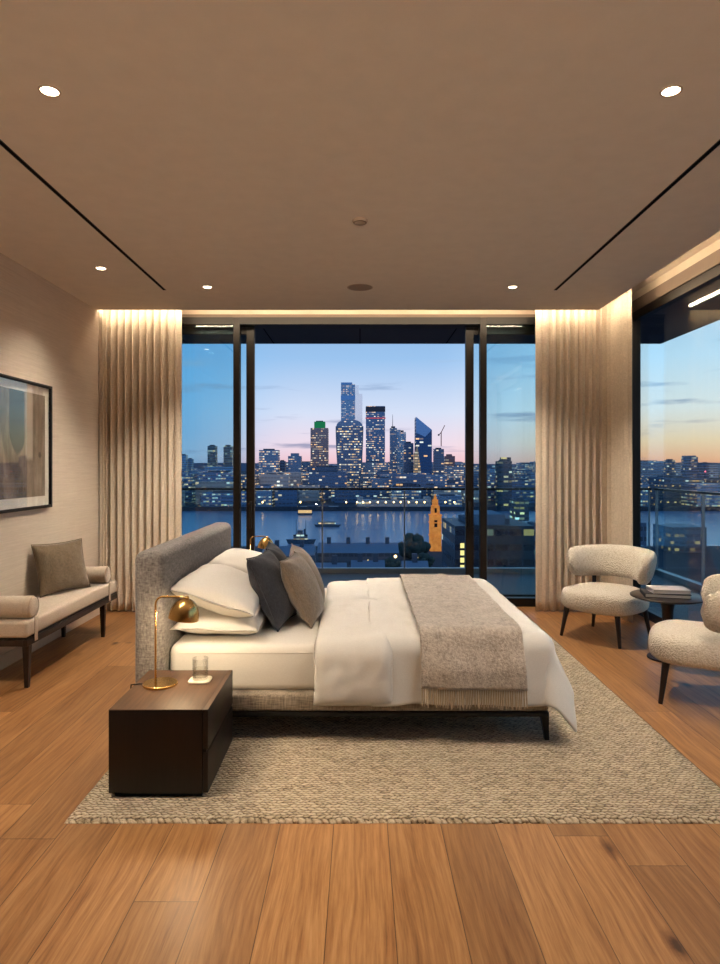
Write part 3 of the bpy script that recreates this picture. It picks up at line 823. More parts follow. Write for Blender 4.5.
# ------------------------------------------------------------------ armchairs
def make_chair(label, loc, ang):
    t = thing('armchair', label, 'armchair', loc, ang, group='cream boucle armchairs')
    # faces local -Y. seat: rounded superellipse with domed top
    rs = []; n = 48
    prof = [(.02,.232),(.80,.234),(.94,.246),(.99,.268),(1.0,.30),(1.0,.34),(.985,.368),(.94,.392),(.84,.408),(.6,.420),(.3,.425),(.02,.426)]
    for s, z in prof:
        ring = []
        for i in range(n):
            a = 2*PI*i/n; c, q = math.cos(a), math.sin(a)
            e = 2/2.9
            x = .32*math.copysign(abs(c)**e, c); y = .32*math.copysign(abs(q)**e, q)
            if y > 0: x *= 1-.10*(y/.32)**2
            ring.append(Vector((x*s, y*s-.01, z+.010*nz((x*s, y*s, z), 5, 3)*(z > .36))))
        rs.append(ring)
    sub(obj('seat', rings(bmesh.new(), rs), M['boucle'], t, angle=None), 1)
    # backrest: soft bolster curved round the rear
    bm = bmesh.new(); rs = []; m = 44; A = math.radians(97)
    for k in range(m+1):
        f = -1+2*k/m; a = f*A
        endk = math.sqrt(max(0, 1-abs(f)**14))*.999+.001
        R0x, R0y = .318, .30
        cx, cy = R0x*math.sin(a), R0y*math.cos(a)-.0
        nx, ny = math.sin(a), math.cos(a)
        hz = (.132-.010*abs(f)**3)*max(.05, endk) ; tz = .062*max(.05, endk)
        zc = .600 - .018*abs(f)**2
        ring = []
        for j in range(20):
            b = 2*PI*j/20; e = 2/2.6
            rr = tz*math.copysign(abs(math.cos(b))**e, math.cos(b)); zz = hz*math.copysign(abs(math.sin(b))**e, math.sin(b))
            lean_ = .05*(zz/.13)*(1-.6*abs(f))
            ring.append(Vector((cx+nx*(rr+lean_), cy+ny*(rr+lean_), zc+zz)))
        rs.append(ring)
    obj('backrest', rings(bm, rs), M['boucle'], t, angle=None)
    for s in (-1, 1):
        obj('back_bracket', tube(bmesh.new(), [(s*.24, .22, .33), (s*.245, .232, .42), (s*.25, .245, .50)], .017, 10), M['leg'], t)
    for sx, sy in ((-1,-1),(1,-1),(-1,1),(1,1)):
        x0_, y0_ = sx*.225, sy*.215-.005
        obj('leg', tube(bmesh.new(), [(x0_*1.16, y0_*1.13, 0), (x0_*1.0, y0_*1.0, .24)], [.0125, .022], 12), M['leg'], t)
    return t
def face(dx, dy): return math.atan2(dx, -dy)    # local -Y turned to (dx,dy)
make_chair('cream boucle armchair in the corner before the curtain', (2.045, 5.49, 0), face(-.375, -.31))
make_chair('cream boucle armchair nearest the camera, cut off by the picture edge', (2.135, 4.06, 0), face(-.89, .46))

# side table and books
t = thing('side_table', 'small round dark pedestal table between the armchairs', 'table', (2.27, 4.87, 0))
obj('table_top', lathe(bmesh.new(), [(.0005,.447),(.24,.447),(.258,.455),(.26,.462),(.255,.466),(.0005,.466)], cap=False, n=64), M['table'], t)
obj('pedestal', lathe(bmesh.new(), [(.055,.012),(.040,.05),(.034,.2),(.040,.36),(.058,.447)], cap=False, n=32), M['leg'], t)
obj('base', lathe(bmesh.new(), [(.0005,0),(.14,0),(.143,.004),(.14,.012),(.06,.018),(.0005,.018)], cap=False, n=48), M['leg'], t)
def book(label, loc, rz, w, d, h, cov, grp='books on the side table'):
    b = thing('book', label, 'book', loc, rz, group=grp)
    bm = bmesh.new(); box(bm, -w/2, w/2, -d/2, d/2, 0, .004, .0008); box(bm, -w/2, w/2, -d/2, d/2, h-.004, h, .0008); box(bm, -w/2, -w/2+.004, -d/2, d/2, .004, h-.004)
    obj('cover', bm, cov, b)
    obj('pages', B(-w/2+.005, w/2-.006, -d/2+.005, d/2-.005, .0042, h-.0042), M['page'], b, False)
book('dark covered hardback, lower of the two on the side table', (2.245, 4.86, .4665), math.radians(-14), .31, .225, .030, M['cover_dark'])
book('pale grey hardback, upper of the two on the side table', (2.265, 4.85, .4970), math.radians(-8), .26, .19, .028, M['cover_light'])

# ------------------------------------------------------------------ the city
GZ = EYE-40.0
def gnd(py): return 660*40/(py-466)
FA = {}
def fac(key, *a, **k):
    if key not in FA: FA[key] = facade('facade_'+key, *a, **k)
    return FA[key]
blue2 = S(100,134,176); blue3 = S(128,170,210); brown = S(146,136,146)  # city wall colours are blued and paled by hand as distance haze
fac('tower_blue', blue3, .30, 2.7, 3.3, .8, band=.35)
fac('tower_dark', blue2, .34, 2.7, 3.3, .9, band=.45)
fac('tower_brown', brown, .40, 2.6, 3.4, .9, band=.3)
fac('walkie', S(106,132,166), .45, 2.4, 3.4, 1.1, warm=S(255,205,110), band=.62)
fac('mid_a', S(110,142,180), .24, 2.8, 3.3, .95, band=.42)
fac('mid_b', S(116,146,180), .30, 2.6, 3.3, 1.05, band=.55, seed=3)
fac('mid_c', S(92,120,156), .18, 3.8, 4.0, .9, band=.26, seed=6)
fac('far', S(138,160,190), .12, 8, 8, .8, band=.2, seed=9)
fac('near', S(104,112,128), .22, 2.4, 3.2, 1.0, band=.12, seed=2, metal=.2)
fac('stone', S(190,186,190), .34, 3.6, 4.4, .9, band=.3, warm=S(255,190,110), seed=5, metal=.0)
fac('warmblock', S(90,96,108), .7, 3.6, 3.8, 1.3, band=.6, warm=S(255,200,90), seed=8)
roofm = plain('city_roof', S(112,132,156), .6)
roofd = plain('dark_roof', S(76,90,110), .8)
glassb = plain('blue_curtain_glass', S(90,146,206), .18, metal=.5)
glasslit = plain('sky_lit_glass', S(250,250,252), .2, metal=.95)  # sunlit look of the tower flank put into a near-white glass colour
greenm = emit('green_crown', S(40,150,100), .4)
redm = emit('red_beacon', (1,.10,.12,1), 4)
orangem = emit('sodium_lamp', (1,.50,.16,1), 9)

OCC = []
def free(x0, x1, y0, y1, m=1.5):
    return all(x1+m < a or x0-m > b or y1+m < c or y0-m > d for a, b, c, d in OCC)
def ring_box(w, d, z): return [Vector((-w/2,-d/2,z)), Vector((w/2,-d/2,z)), Vector((w/2,d/2,z)), Vector((-w/2,d/2,z))]
def block(name, label, px0, px1, ytop, D, mat, cat='building', depth=None, group=None, rz=0, roof=True, base=GZ, plant=True, steps=()):
    "a building whose front stands D metres away"
    w = (px1-px0)*D/F; cx = ((px0+px1)/2-CX)*D/F; zt = EYE-(ytop-CY)*D/F
    dp = depth or min(max(w*.8, 12), 40)
    t = thing(name, label, cat, (cx, D+dp/2, base), rz, group)
    h = zt-base
    OCC.append((cx-w/2, cx+w/2, D, D+dp))
    rs = [ring_box(w, dp, 0), ring_box(w, dp, h)]
    obj('shaft', rings(bmesh.new(), rs), mat, t, False)
    if plant:
        hh = max(1.2, h*.03)
        obj('roof_plant', B(-w*.3, w*.25, -dp*.3, dp*.3, h, h+hh), roofd, t, False)
    for (f0, f1, ex) in steps:
        obj('upper_storeys', B(-w/2+w*f0, -w/2+w*f1, -dp*.4, dp*.4, h, h+ex), mat, t, False)
    return t, w, dp, h
# ground, river, embankment
RN, RF = 330.0, 610.0
g = G('city_ground'); v = g.pos()
vo = g.n('TexVoronoi', {'Vector':v, 'Scale':.045}); rnd = g.n('TexVoronoi', {'Vector':v, 'Scale':.045}, out=1)
lt = g.m_('MULTIPLY', g.m_('LESS_THAN', vo, .07), 1.0)
M['ground'] = g.surf(g.n('BsdfPrincipled', {'Base Color':g.mix(g.noise(v, .02, 3), S(34,44,58), S(52,64,82)), 'Roughness':.9, 'Emission Color':(1,.6,.25,1), 'Emission Strength':g.m_('MULTIPLY', lt, 1.6)}))
g = G('river_water'); v = g.pos()
hN = g.noise(g.scale(v, (.08,.16,1)), 1.0, 4, .6)
M['river'] = g.bsdf(S(132,156,188), .22, g.bump(hN, .22, 1.2), **{'Specular IOR Level':.9})
RN, RF = 330.0, 610.0
bm = bmesh.new(); box(bm, -7000, 7000, RF, 12000, GZ-2, GZ); box(bm, -7000, 7000, 12, RN, GZ-2, GZ)
struct('ground', bm, M['ground'], label='city ground with street lights')
struct('river', B(-7000, 7000, RN, RF, GZ-3, GZ-1.5), M['river'], label='wide river reflecting dusk sky and lights')
struct('ground_embankment', B(-1500, 1500, RF-2, RF, GZ-2.9, GZ+2.5), plain('embankment_stone', S(54,64,78), .9))
# landmark towers (front to back by pixel)
OCC += [(-40, 12, 840, 930), (60, 125, 930, 990), (115, 140, 995, 1012), (-45, 20, 1240, 1300)]
block('office_tower', 'dark blue office block with lit floors, leftmost of the central skyline', 259, 278, 450, 900, FA['mid_b'], steps=())
block('office_tower', 'small dark block with lit windows beside the leftmost skyline block', 279, 285, 461, 950, FA['mid_c'])
t, w, d, h = block('office_tower', 'stepped blue office block left of the green topped tower', 288, 301, 456, 930, FA['mid_a'], steps=((.2,.8,4),))
t, w, d, h = block('skyscraper', 'brown tower with a glowing green crown', 310.5, 328, 428, 1000, FA['tower_brown'], plant=False)
obj('crown', B(-w*.3, w*.32, -d*.3, d*.3, h, h+10), greenm, t, False, label='green lit crown')
obj('crown_cap', B(-w*.2, w*.2, -d*.2, d*.2, h+10, h+11.5), roofd, t, False)
# tall tower with a bright stepped flank
t, w, d, h = block('skyscraper', 'tallest blue glass tower with a pale lit flank', 341, 355, 384, 1250, FA['tower_blue'], depth=34, plant=False)
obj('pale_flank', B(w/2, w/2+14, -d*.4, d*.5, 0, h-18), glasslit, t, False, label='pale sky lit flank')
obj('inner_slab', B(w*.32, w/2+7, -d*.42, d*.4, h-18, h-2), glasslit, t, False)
obj('top_band', B(-w/2-.3, w/2+.3, -d/2-.3, d/2+.3, h-30, h-22), glassb, t, False)
obj('top_screen', B(-w/2, w*.3, -d/2, d/2, h, h+3), glassb, t, False)
# top heavy tower with curved roof
D = 880; cxw = (349.5-CX)*D/F
t = thing('skyscraper', 'top heavy curved tower with a rounded roof and lit floors', 'building', (cxw, D+16, GZ))
zt = EYE-(421-CY)*D/F-GZ
rs = []
for k in range(15):
    f = k/14; z = f*(zt-7); wd = 14.2+2.3*math.sin(f*2.2-.6)+1.0*f
    rs.append([Vector((-wd,-14-2*f,z)), Vector((wd,-14-2*f,z)), Vector((wd,14,z)), Vector((-wd,14,z))])
obj('shaft', rings(bmesh.new(), rs), FA['walkie'], t, False)
wd0 = wd; rs = []
for k in range(15):
    a = PI/2*k/14; ww = max(.5, wd0*math.cos(a)**.85 if k < 14 else .5); z = zt-7+.01+9*math.sin(a)
    rs.append([Vector((-ww,-16,z)), Vector((ww,-16,z)), Vector((ww,14,z)), Vector((-ww,14,z))])
obj('curved_roof', rings(bmesh.new(), rs), fac('walkie_top', S(120,150,186), .25, 3.0, 3, .8, band=.1), t, True)
for s in (-1, 1):
    bm = bmesh.new(); tube(bm, [(s*(14.2+2.3*math.sin(f*2.2-.6)+1.0*f+.3), -14.5-2*f, f*(zt-7)) for f in [k/14 for k in range(15)]], .8, 6)
    obj('edge_fin', bm, roofm, t)
t, w, d, h = block('skyscraper', 'broad flat topped blue tower right of the curved tower', 366, 385, 406, 1050, FA['tower_dark'], plant=False)
obj('sign_band', B(-w/2-.4, w/2+.4, -d/2-.4, d/2+.4, h-9, h-1), plain('dark_crown', S(36,50,74), .4), t, False)
obj('beacon', B(-w/2-1.2, w/2+1.2, -d/2-1, -d/2, h-20, h-18.6), emit('pink_band', S(220,90,110), .5), t, False)
t, w, d, h = block('office_tower', 'slim tower with a thin spire', 390, 397, 428, 1150, FA['mid_a'])
obj('spire', tube(bmesh.new(), [(-w*.1,0,h), (-w*.1,0,h+24)], [.6,.25], 6), roofd, t)
block('office_tower', 'blue grey tower stepping down right of the spire', 397, 406, 432, 1180, FA['tower_blue'], steps=((0,.4,4),))
block('office_tower', 'lower dark tower before the wedge tower', 404, 413.5, 443, 1000, FA['mid_c'])
# wedge tower
D = 960; x0 = (414-CX)*D/F; x1 = (432-CX)*D/F; w = x1-x0
t = thing('skyscraper', 'pointed wedge shaped glass tower', 'building', ((x0+x1)/2, D+14, GZ))
zp = EYE-(417-CY)*D/F-GZ; zq = EYE-(430-CY)*D/F-GZ
def wedge(xa, za, xb, zb, y0, y1):
    bm = bmesh.new()
    rings(bm, [[Vector((xa,y0,0)), Vector((xb,y0,0)), Vector((xb,y0,zb)), Vector((xa,y0,za))], [Vector((xa,y1,0)), Vector((xb,y1,0)), Vector((xb,y1,zb)), Vector((xa,y1,za))]]); return bm
obj('shaft', wedge(-w*.38, zp, w/2, zq, -13, 14), fac('wedge', S(58,96,146), .12, 6, 5, .9, band=.15), t, False)
bm = bmesh.new(); vs = [bm.verts.new(p) for p in ((-w/2-.5,-13.6,0), (w*.05,-13.6,0), (-w*.30,-13.6,zp*.62), (-w/2-.5,-13.6,zp*.52))]; bm.faces.new(vs)
r = bmesh.ops.extrude_face_region(bm, geom=bm.faces[:]); bmesh.ops.translate(bm, verts=[v for v in r['geom'] if isinstance(v, bmesh.types.BMVert)], vec=(0,.5,0))
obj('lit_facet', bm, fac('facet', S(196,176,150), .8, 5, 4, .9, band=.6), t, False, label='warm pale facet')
bm = bmesh.new(); vs = [bm.verts.new(p) for p in ((-w*.38,-13.4,zp+.3), (w/2,-13.4,zq+.3), (w*.12,-13.4,zq-10), (-w*.38,-13.4,zq-4))]; bm.faces.new(vs)
r = bmesh.ops.extrude_face_region(bm, geom=bm.faces[:]); bmesh.ops.translate(bm, verts=[v for v in r['geom'] if isinstance(v, bmesh.types.BMVert)], vec=(0,.3,0))
obj('sloped_crown', bm, glassb, t, False)
block('office_tower', 'unfinished dark tower with a crane beside it', 434, 444, 449, 1000, FA['mid_c'])
D = 1000; c = at(441.5, 446.2, D)
t = thing('tower_crane', 'red tower crane over the unfinished tower', 'crane', (c.x, D+4, c.z-.0))
obj('mast', B(-.6, .6, -.6, .6, 0, 22), plain('crane_red', S(150,70,66), .6), t, False)
obj('jib', tube(bmesh.new(), [(-3,0,18), (0,0,21), (5.5,0,32)], .55, 6), plain('crane_jib_red', S(160,74,66), .6), t)
obj('counterweight', B(-5, -2.6, -1, 1, 16, 18.5), roofd, t, False)
block('office_tower', 'pinkish block at the end of the central skyline', 445, 455, 456, 1050, fac('pinkish', S(120,108,122), .3, 6, 5, 1.0), steps=((.2,.7,3),))
# left pane towers
block('apartment_tower', 'slim pale high rise seen through the left pane, left of a pair', 207.5, 216, 446, 1300, fac('resi', S(116,132,146), .2, 5, 5, .9, band=.3))
block('apartment_tower', 'slim pale high rise seen through the left pane, right of a pair', 223.5, 232, 446, 1320, FA['resi'])
block('apartment_tower', 'blue towers cluster seen at the curtain edge, taller one', 180, 186, 455, 1200, FA['tower_blue'])
block('apartment_tower', 'blue tower second from the left curtain edge', 187, 192, 459, 1220, FA['tower_blue'])
# right pane and right window towers
t, w, d, h = block('apartment_tower', 'tall dark apartment tower seen through the right pane', 498, 512, 461, 620, fac('resi_dark', S(74,88,106), .22, 5, 4.4, 1.0, band=.35), steps=((.3,.95,3.5),))
block('apartment_tower', 'narrow dark tower seen in the right window, left of a pair', 667.5, 675.5, 460, 1000, FA['mid_c'])
block('apartment_tower', 'broad dark tower seen in the right window, right of a pair', 686, 698, 457, 950, FA['mid_c'], steps=((0,.9,2),))
block('apartment_tower', 'lower dark tower beside the broad one in the right window', 698.5, 704, 465, 980, FA['mid_c'])
t, w, d, h = block('apartment_tower', 'dark tower with a red beacon in the right window', 705, 709, 463, 990, FA['mid_c'])
obj('beacon', lathe(bmesh.new(), [(.05,0),(1.4,1.2),(.05,2.4)], (-w/2, -d/2-1, h-14), 8, False), redm, t)
# far bank, along the river
block('riverside_block', 'dark riverside office with bright lit floors, left of the far bank', 256, 272, 486, 640, FA['mid_b'], depth=26)
block('riverside_block', 'dark riverside office with long lit floors, second on the far bank', 275, 297, 489, 640, FA['mid_c'], depth=26)
block('riverside_block', 'low pale riverside terrace right of the dark offices', 299, 338, 507, 622, FA['stone'], depth=16)
block('riverside_block', 'long pale stone riverside building with warm lit base', 357, 431, 500, 632, FA['stone'], depth=20, steps=((.0,.08,2.5),(.92,1,2.5),(.46,.54,3)))
t, w, d, h = block('riverside_block', 'building with a pale vaulted roof behind the stone riverside building', 392, 421, 487, 690, FA['mid_b'], depth=24, plant=False)
rs = []
for k in range(11):
    a = PI*k/10; rs.append([Vector((-w/2*math.cos(a), -12, h+5*math.sin(a))), Vector((-w/2*math.cos(a), 12, h+5*math.sin(a)))])
bm = bmesh.new(); rings(bm, rs, closed=False, cap=False); obj('vaulted_roof', bm, roofm, t)
block('riverside_block', 'dark riverside block at the right end of the far bank', 436, 462, 496, 640, FA['mid_a'], depth=20)
block('riverside_block', 'yellow lit apartment block seen through the right pane', 516, 529, 500, 480, FA['warmblock'], depth=20)
OCC += [(10, 70, 140, 180), (-60, 70, 185, 345)]
# filler blocks
def filler(n, d0, d1, p0, p1, h0, h1, w0, w1, mats, label, group, seed, gap=None):
    rnd = random.Random(seed)
    for i in range(n):
        for k in range(30):
            D = d0+(d1-d0)*((i+rnd.random())/n); px = p0+(p1-p0)*((i*.618034+rnd.random()*(.2+.03*k)) % 1)
            w = rnd.uniform(w0, w1)*(1-.01*k); hh = rnd.uniform(h0, h1); dp = rnd.uniform(18, 34); cx = (px-CX)*D/F
            if free(cx-w/2, cx+w/2, D, D+dp) and (D+dp < RN or D > RF): break
        else: continue
        ytop = CY+(40-hh)*F/D
        hw = w*F/D/2
        block('city_block', label, px-hw, px+hw, ytop, D, rnd.choice(mats), depth=dp, group=group, rz=0, plant=rnd.random() < .6)
filler(46, 690, 880, 160, 560, 14, 34, 22, 52, [FA['mid_a'], FA['mid_b'], FA['mid_c'], FA['stone']], 'low city block with rows of lit windows just behind the far river bank', 'low blocks behind the far bank', 21)
filler(44, 900, 1500, 120, 600, 26, 48, 30, 70, [FA['mid_a'], FA['mid_b'], FA['mid_c'], FA['tower_blue']], 'mid height city block among the skyline towers', 'mid rise blocks among the towers', 22)
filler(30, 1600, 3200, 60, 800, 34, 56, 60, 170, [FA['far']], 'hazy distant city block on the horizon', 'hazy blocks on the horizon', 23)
filler(20, 618, 660, 90, 255, 10, 26, 24, 48, [FA['mid_a'], FA['mid_c'], FA['stone']], 'riverside block on the far bank seen through the left pane', 'far bank blocks by the left pane', 24)
filler(22, 150, 420, 486, 620, 8, 21, 14, 34, [FA['near'], FA['mid_c']], 'low dark city block seen through the right pane', 'city blocks by the right pane', 25)
filler(54, 300, 1100, 610, 860, 8, 30, 18, 44, [FA['near'], FA['mid_a'], FA['mid_c'], FA['mid_b']], 'low city block seen beyond the right window wall', 'city blocks beyond the right window', 26)
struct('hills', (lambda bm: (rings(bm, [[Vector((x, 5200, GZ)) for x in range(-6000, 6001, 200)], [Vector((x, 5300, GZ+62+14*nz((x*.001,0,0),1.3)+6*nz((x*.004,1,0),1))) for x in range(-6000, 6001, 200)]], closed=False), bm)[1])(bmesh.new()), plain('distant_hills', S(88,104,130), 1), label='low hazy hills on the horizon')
# near bank
def gable(name, label, px0, px1, yeave, D, rise, depth, mat, group=None, chim=1):
    w = (px1-px0)*D/F; cx = ((px0+px1)/2-CX)*D/F; ze = EYE-(yeave-CY)*D/F
    t = thing(name, label, 'building', (cx, D+depth/2, GZ), 0, group)
    h = ze-GZ
    obj('wall', rings(bmesh.new(), [ring_box(w, depth, 0), ring_box(w, depth, h)]), mat, t, False)
    rs = [[Vector((s*(w/2+.4), -depth/2-.4, h)), Vector((s*(w/2+.4), 0, h+rise)), Vector((s*(w/2+.4), depth/2+.4, h))] for s in (-1, 1)]
    obj('roof', rings(bmesh.new(), rs), roofm, t, False)
    for k in range(chim):
        x = -w/2+w*(k+.5)/chim; obj('chimney', B(x-.8, x+.8, -1.0, 1.0, h+rise*.5, h+rise+2.2), roofd, t, False)
    return t
gable('warehouse', 'long riverside warehouse with a slate roof, below the stone building', 318, 398, 553, 262, 3.2, 16, FA['near'], chim=4)
gable('warehouse', 'dark gabled warehouse at the near bank behind the cushions', 262, 313, 556, 250, 3, 14, FA['near'], chim=2)
gable('terrace_house', 'small gabled house below the orange church tower', 404, 428, 571, 200, 2.4, 10, FA['near'], chim=1)
gable('terrace_house', 'small gabled house with lit windows in front of the warehouse', 352, 384, 571, 205, 2.6, 11, FA['near'], chim=2)
gable('terrace_house', 'dark gabled house left of the lit one', 300, 345, 574, 196, 2.6, 11, FA['near'], chim=2)
gable('terrace_house', 'dark gabled house behind the far lamp', 236, 280, 570, 210, 2.6, 12, FA['near'], chim=1)
gable('terrace_house', 'dark gabled house seen low through the left pane', 176, 226, 558, 240, 2.6, 12, FA['near'], chim=1)
# near dark block with a column of bright windows
t, w, d, h = block('office_block', 'near dark office block with a column of bright windows, right of the church tower', 455, 534, 526, 150, fac('near_dark', S(62,70,86), .10, 3.2, 3.4, 1.2, band=.08), depth=24)
bw = emit('bright_window', S(255,214,130), 1.3)
for k in range(7): obj('lit_window', B(-w/2+1.2, -w/2+2.1, -d/2-.12, -d/2-.02, h-5.0-k*1.65, h-3.9-k*1.65), bw, t, False, label='bright yellow window')
obj('roof_unit', B(-w/2+5, w/2-6, -d/2+3, d/2-6, h, h+2.4), roofm, t, False)
# church tower
D = 312; c = at(435.2, 549, D)
t = thing('church_tower', 'floodlit orange stone church tower with a stepped spire', 'church', (c.x, D, GZ))
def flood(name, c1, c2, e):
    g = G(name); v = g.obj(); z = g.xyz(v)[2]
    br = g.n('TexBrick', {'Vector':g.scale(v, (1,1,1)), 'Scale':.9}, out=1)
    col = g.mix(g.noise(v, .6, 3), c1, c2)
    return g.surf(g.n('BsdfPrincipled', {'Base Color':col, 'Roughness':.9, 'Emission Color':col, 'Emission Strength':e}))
fl = flood('floodlit_stone', S(150,66,22), S(232,140,64), .9)  # floodlight painted in as the stone's own orange glow
dk = plain('dark_opening', S(44,28,20), .9)
H1 = EYE-(515-CY)*D/F-GZ
a = 2.65
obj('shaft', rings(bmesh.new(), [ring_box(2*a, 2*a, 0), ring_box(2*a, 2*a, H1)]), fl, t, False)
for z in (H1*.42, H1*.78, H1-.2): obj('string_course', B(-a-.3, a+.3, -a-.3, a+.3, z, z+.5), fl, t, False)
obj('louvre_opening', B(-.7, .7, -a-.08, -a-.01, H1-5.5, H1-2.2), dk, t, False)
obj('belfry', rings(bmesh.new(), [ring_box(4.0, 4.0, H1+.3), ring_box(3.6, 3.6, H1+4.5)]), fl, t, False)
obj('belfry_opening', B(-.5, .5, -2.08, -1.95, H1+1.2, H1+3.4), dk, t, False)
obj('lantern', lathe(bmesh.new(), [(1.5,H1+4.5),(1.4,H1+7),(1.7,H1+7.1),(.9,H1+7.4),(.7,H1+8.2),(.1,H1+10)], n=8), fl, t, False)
# trees on the near bank
leafm = plain('dark_foliage', S(58,74,70), .95); trunkm = plain('bark', S(40,34,30), .9)
def tree(label, px, py, D, r, seed):
    c = at(px, py, D)
    t = thing('tree', label, 'tree', (c.x, D, GZ), group='dark trees on the near river bank')
    rnd = random.Random(seed); zc = c.z-GZ
    bm = bmesh.new()
    for k in range(26):
        p = Vector((rnd.gauss(0,1), rnd.gauss(0,1), rnd.gauss(0,.7))); p = p.normalized()*r*rnd.uniform(.3,.85); p.z *= .75
        mtx = Matrix.Translation(p+Vector((0,0,zc))) @ Matrix.Scale(r*rnd.uniform(.25,.42), 4)
        bmesh.ops.create_icosphere(bm, subdivisions=2, radius=1, matrix=mtx)
    for v in bm.verts: v.co += v.co.normalized()*0 + Vector((nz(v.co,1.1,seed), nz(v.co,1.1,seed+1), nz(v.co,1.1,seed+2)))*r*.12
    obj('crown', bm, leafm, t, angle=None)
    obj('trunk', tube(bmesh.new(), [(0,0,0), (0,0,zc)], [.6,.35], 8), trunkm, t)
tree('large dark round tree left of the church tower', 413, 549, 285, 7.2, 1)
tree('smaller dark tree at the foot of the church tower', 424, 560, 240, 3.6, 2)
tree('dark tree in front of the warehouse roofs', 392, 563, 235, 3.2, 3)
# boats
def boat(name, label, px0, px1, py, D, h, parts):
    w = (px1-px0)*D/F; c = at((px0+px1)/2, py, D)
    t = thing(name, label, 'boat', (c.x, D, GZ-1.5))
    rs = []
    for z, k in ((.0,.86),(h,1.0)):
        rs.append([Vector((-w/2*k,0,z)), Vector((-w*.36,-w*.07,z)), Vector((w*.36,-w*.07,z)), Vector((w/2*k,0,z)), Vector((w*.36,w*.07,z)), Vector((-w*.36,w*.07,z))])
    obj('hull', rings(bmesh.new(), rs), plain('hull_paint', S(70,84,100), .6), t, False)
    for (nm, a, b, z0, z1, m) in parts:
        obj(nm, B(w*a, w*b, -w*.045, w*.045, z0, z1), m, t, False)
    return t, w
lit = fac('boat_lit', S(120,128,136), .7, 2.2, 2.0, 1.0, band=.8)
t, w = boat('moored_ship', 'grey moored museum ship with stacked decks and masts', 286, 316, 546, 352, 2.4, [('deckhouse', -.25, .22, 2.41, 5.0, lit), ('bridge', -.12, .06, 5.01, 7.2, plain('ship_grey', S(96,108,122), .7)), ('funnel', .09, .14, 5.01, 8.0, roofd)])
for x in (-.16, .16): obj('mast', tube(bmesh.new(), [(w*x,0,5.0), (w*x,0,13)], [.22,.1], 6), roofd, t)
boat('river_boat', 'low pale passenger boat out on the river', 314, 341, 527, 450, 1.6, [('cabin', -.36, .30, 1.61, 3.6, lit)])
boat('river_boat', 'brightly lit boat moored at the far bank', 297, 313, 519.5, 560, 1.6, [('cabin', -.42, .42, 1.61, 4.0, emit('boat_glow', S(255,190,130), .9))])
# embankment lamps on the far bank
for k, px in enumerate([346, 357, 363, 370, 378, 386, 394, 401, 409, 417, 425, 446, 455, 300, 262]):
    D = 605; x = (px-CX)*D/F
    t = thing('street_lamp', 'glowing orange street lamp in the row along the far embankment', 'street lamp', (x, RF-1, GZ+2.5), group='embankment lamps')
    obj('post', tube(bmesh.new(), [(0,0,0),(0,0,3.2)], .15, 6), roofd, t)
    obj('lantern', lathe(bmesh.new(), [(.05,3.2),(.75,3.9),(.6,4.7),(.05,5.0)], n=8, cap=False), orangem, t)
for px, py, D in ((424.5, 547, 300), (443, 520, 330), (368, 562, 230), (395, 557, 245), (465, 548, 200)):
    c = at(px, py, D)
    t = thing('street_lamp', 'glowing orange street lamp among the near bank roofs', 'street lamp', (c.x, D-3, GZ), group='near bank lamps')
    hh = c.z-GZ
    obj('post', tube(bmesh.new(), [(0,0,0),(0,0,hh)], .1, 6), roofd, t)
    obj('lantern', lathe(bmesh.new(), [(.05,hh),(.55,hh+.5),(.45,hh+1.0),(.05,hh+1.2)], n=8, cap=False), orangem, t)

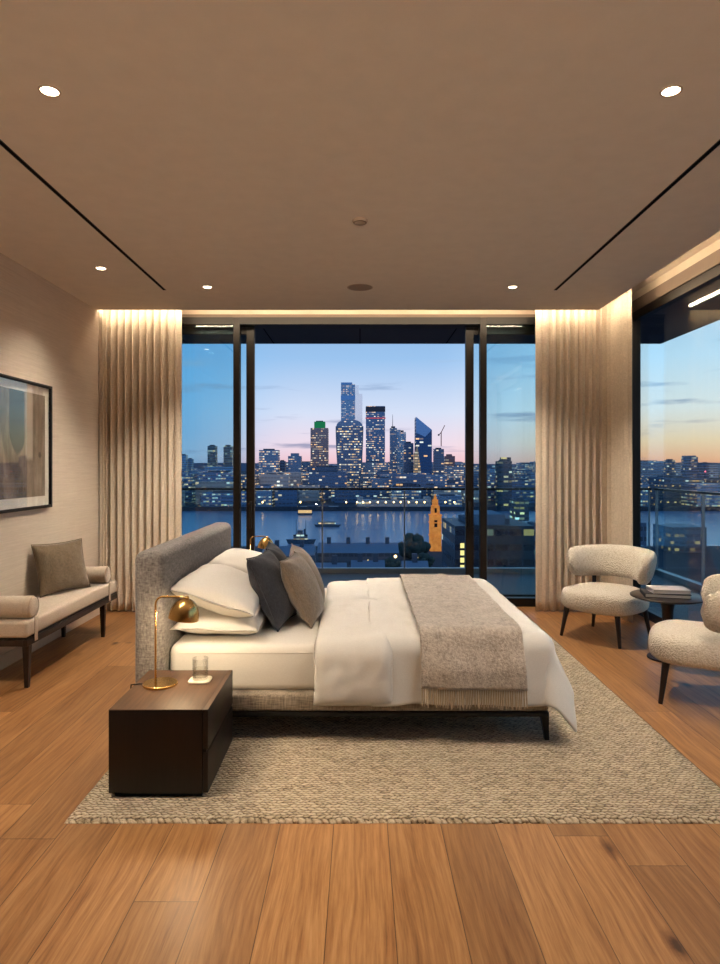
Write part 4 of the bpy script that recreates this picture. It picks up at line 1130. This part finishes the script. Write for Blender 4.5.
# ------------------------------------------------------------------ sky
W = bpy.data.worlds.new('dusk_sky'); SC.world = W; W.use_nodes = True
class GW(G):
    def __init__(s, nt): s.m = None; s.nt = nt; nt.nodes.clear(); s.out = nt.nodes.new('ShaderNodeOutputWorld')
g = GW(W.node_tree)
dv = g.n('TexCoord', out=0)
x, y, z = g.xyz(dv)
el = g.m_('MULTIPLY_ADD', z, 2.0, .1)      # elevation stretched: 0.1 = horizon
cen = g.ramp(el, [(0, S(92,100,126)), (.095, S(150,140,160)), (.112, S(214,176,184)), (.16, S(214,196,208)), (.26, S(190,200,220)), (.42, S(138,174,212)), (.75, S(96,134,180)), (1, S(92,120,160))])
lef = g.ramp(el, [(0, S(76,96,124)), (.095, S(128,150,182)), (.13, S(152,176,206)), (.2, S(134,174,212)), (.35, S(122,178,222)), (.6, S(100,150,200)), (1, S(88,118,158))])
rig = g.ramp(el, [(0, S(120,100,112)), (.095, S(206,146,136)), (.115, S(250,176,136)), (.17, S(254,212,172)), (.26, S(240,232,226)), (.40, S(206,226,242)), (.7, S(130,176,214)), (1, S(96,124,162))])
hx = g.m_('DIVIDE', x, g.m_('SQRT', g.m_('ADD', g.m_('MULTIPLY', x, x), g.m_('ADD', g.m_('MULTIPLY', y, y), 1e-5))))
c = g.mix(g.n('MapRange', {0:hx, 1:-.08, 2:-.30}, interpolation_type='SMOOTHSTEP'), cen, lef)
c = g.mix(g.n('MapRange', {0:hx, 1:.10, 2:.40}, interpolation_type='SMOOTHSTEP'), c, rig)
# streaky clouds
cv = g.n('CombineXYZ', {0:g.m_('MULTIPLY', hx, 5.0), 1:g.m_('MULTIPLY', z, 48.0), 2:y})
cn = g.noise(cv, 1.15, 5, .55)
cm = g.n('MapRange', {0:cn, 1:.56, 2:.72}, interpolation_type='SMOOTHSTEP')
lowf = g.n('MapRange', {0:z, 1:.15, 2:.06})
cc = g.mix(lowf, S(146,174,206), S(116,124,156))
c = g.mix(g.m_('MULTIPLY', cm, .78), c, cc)
bg = g.n('Background', {0:c, 1:.98}); g.surf(bg)

# ------------------------------------------------------------------ camera and view
cam = bpy.data.cameras.new('camera'); co = bpy.data.objects.new('camera', cam); COL.objects.link(co)
cam.sensor_fit = 'HORIZONTAL'; cam.sensor_width = 36; cam.lens = 36*F/720
cam.shift_y = -(482-CY)/720.0
co.location = (0, 0, EYE); co.rotation_euler = (PI/2, 0, 0)
cam.clip_start = .05; cam.clip_end = 20000
SC.camera = co
SC.view_settings.view_transform = 'Standard'; SC.view_settings.look = 'None'
SC.view_settings.exposure = .42; SC.view_settings.gamma = 1
cy = SC.cycles
cy.max_bounces = 10; cy.transparent_max_bounces = 24; cy.diffuse_bounces = 5; cy.glossy_bounces = 4
cy.caustics_reflective = False; cy.caustics_refractive = False
cy.sample_clamp_indirect = 4
try: cy.use_denoising = True
except Exception: pass
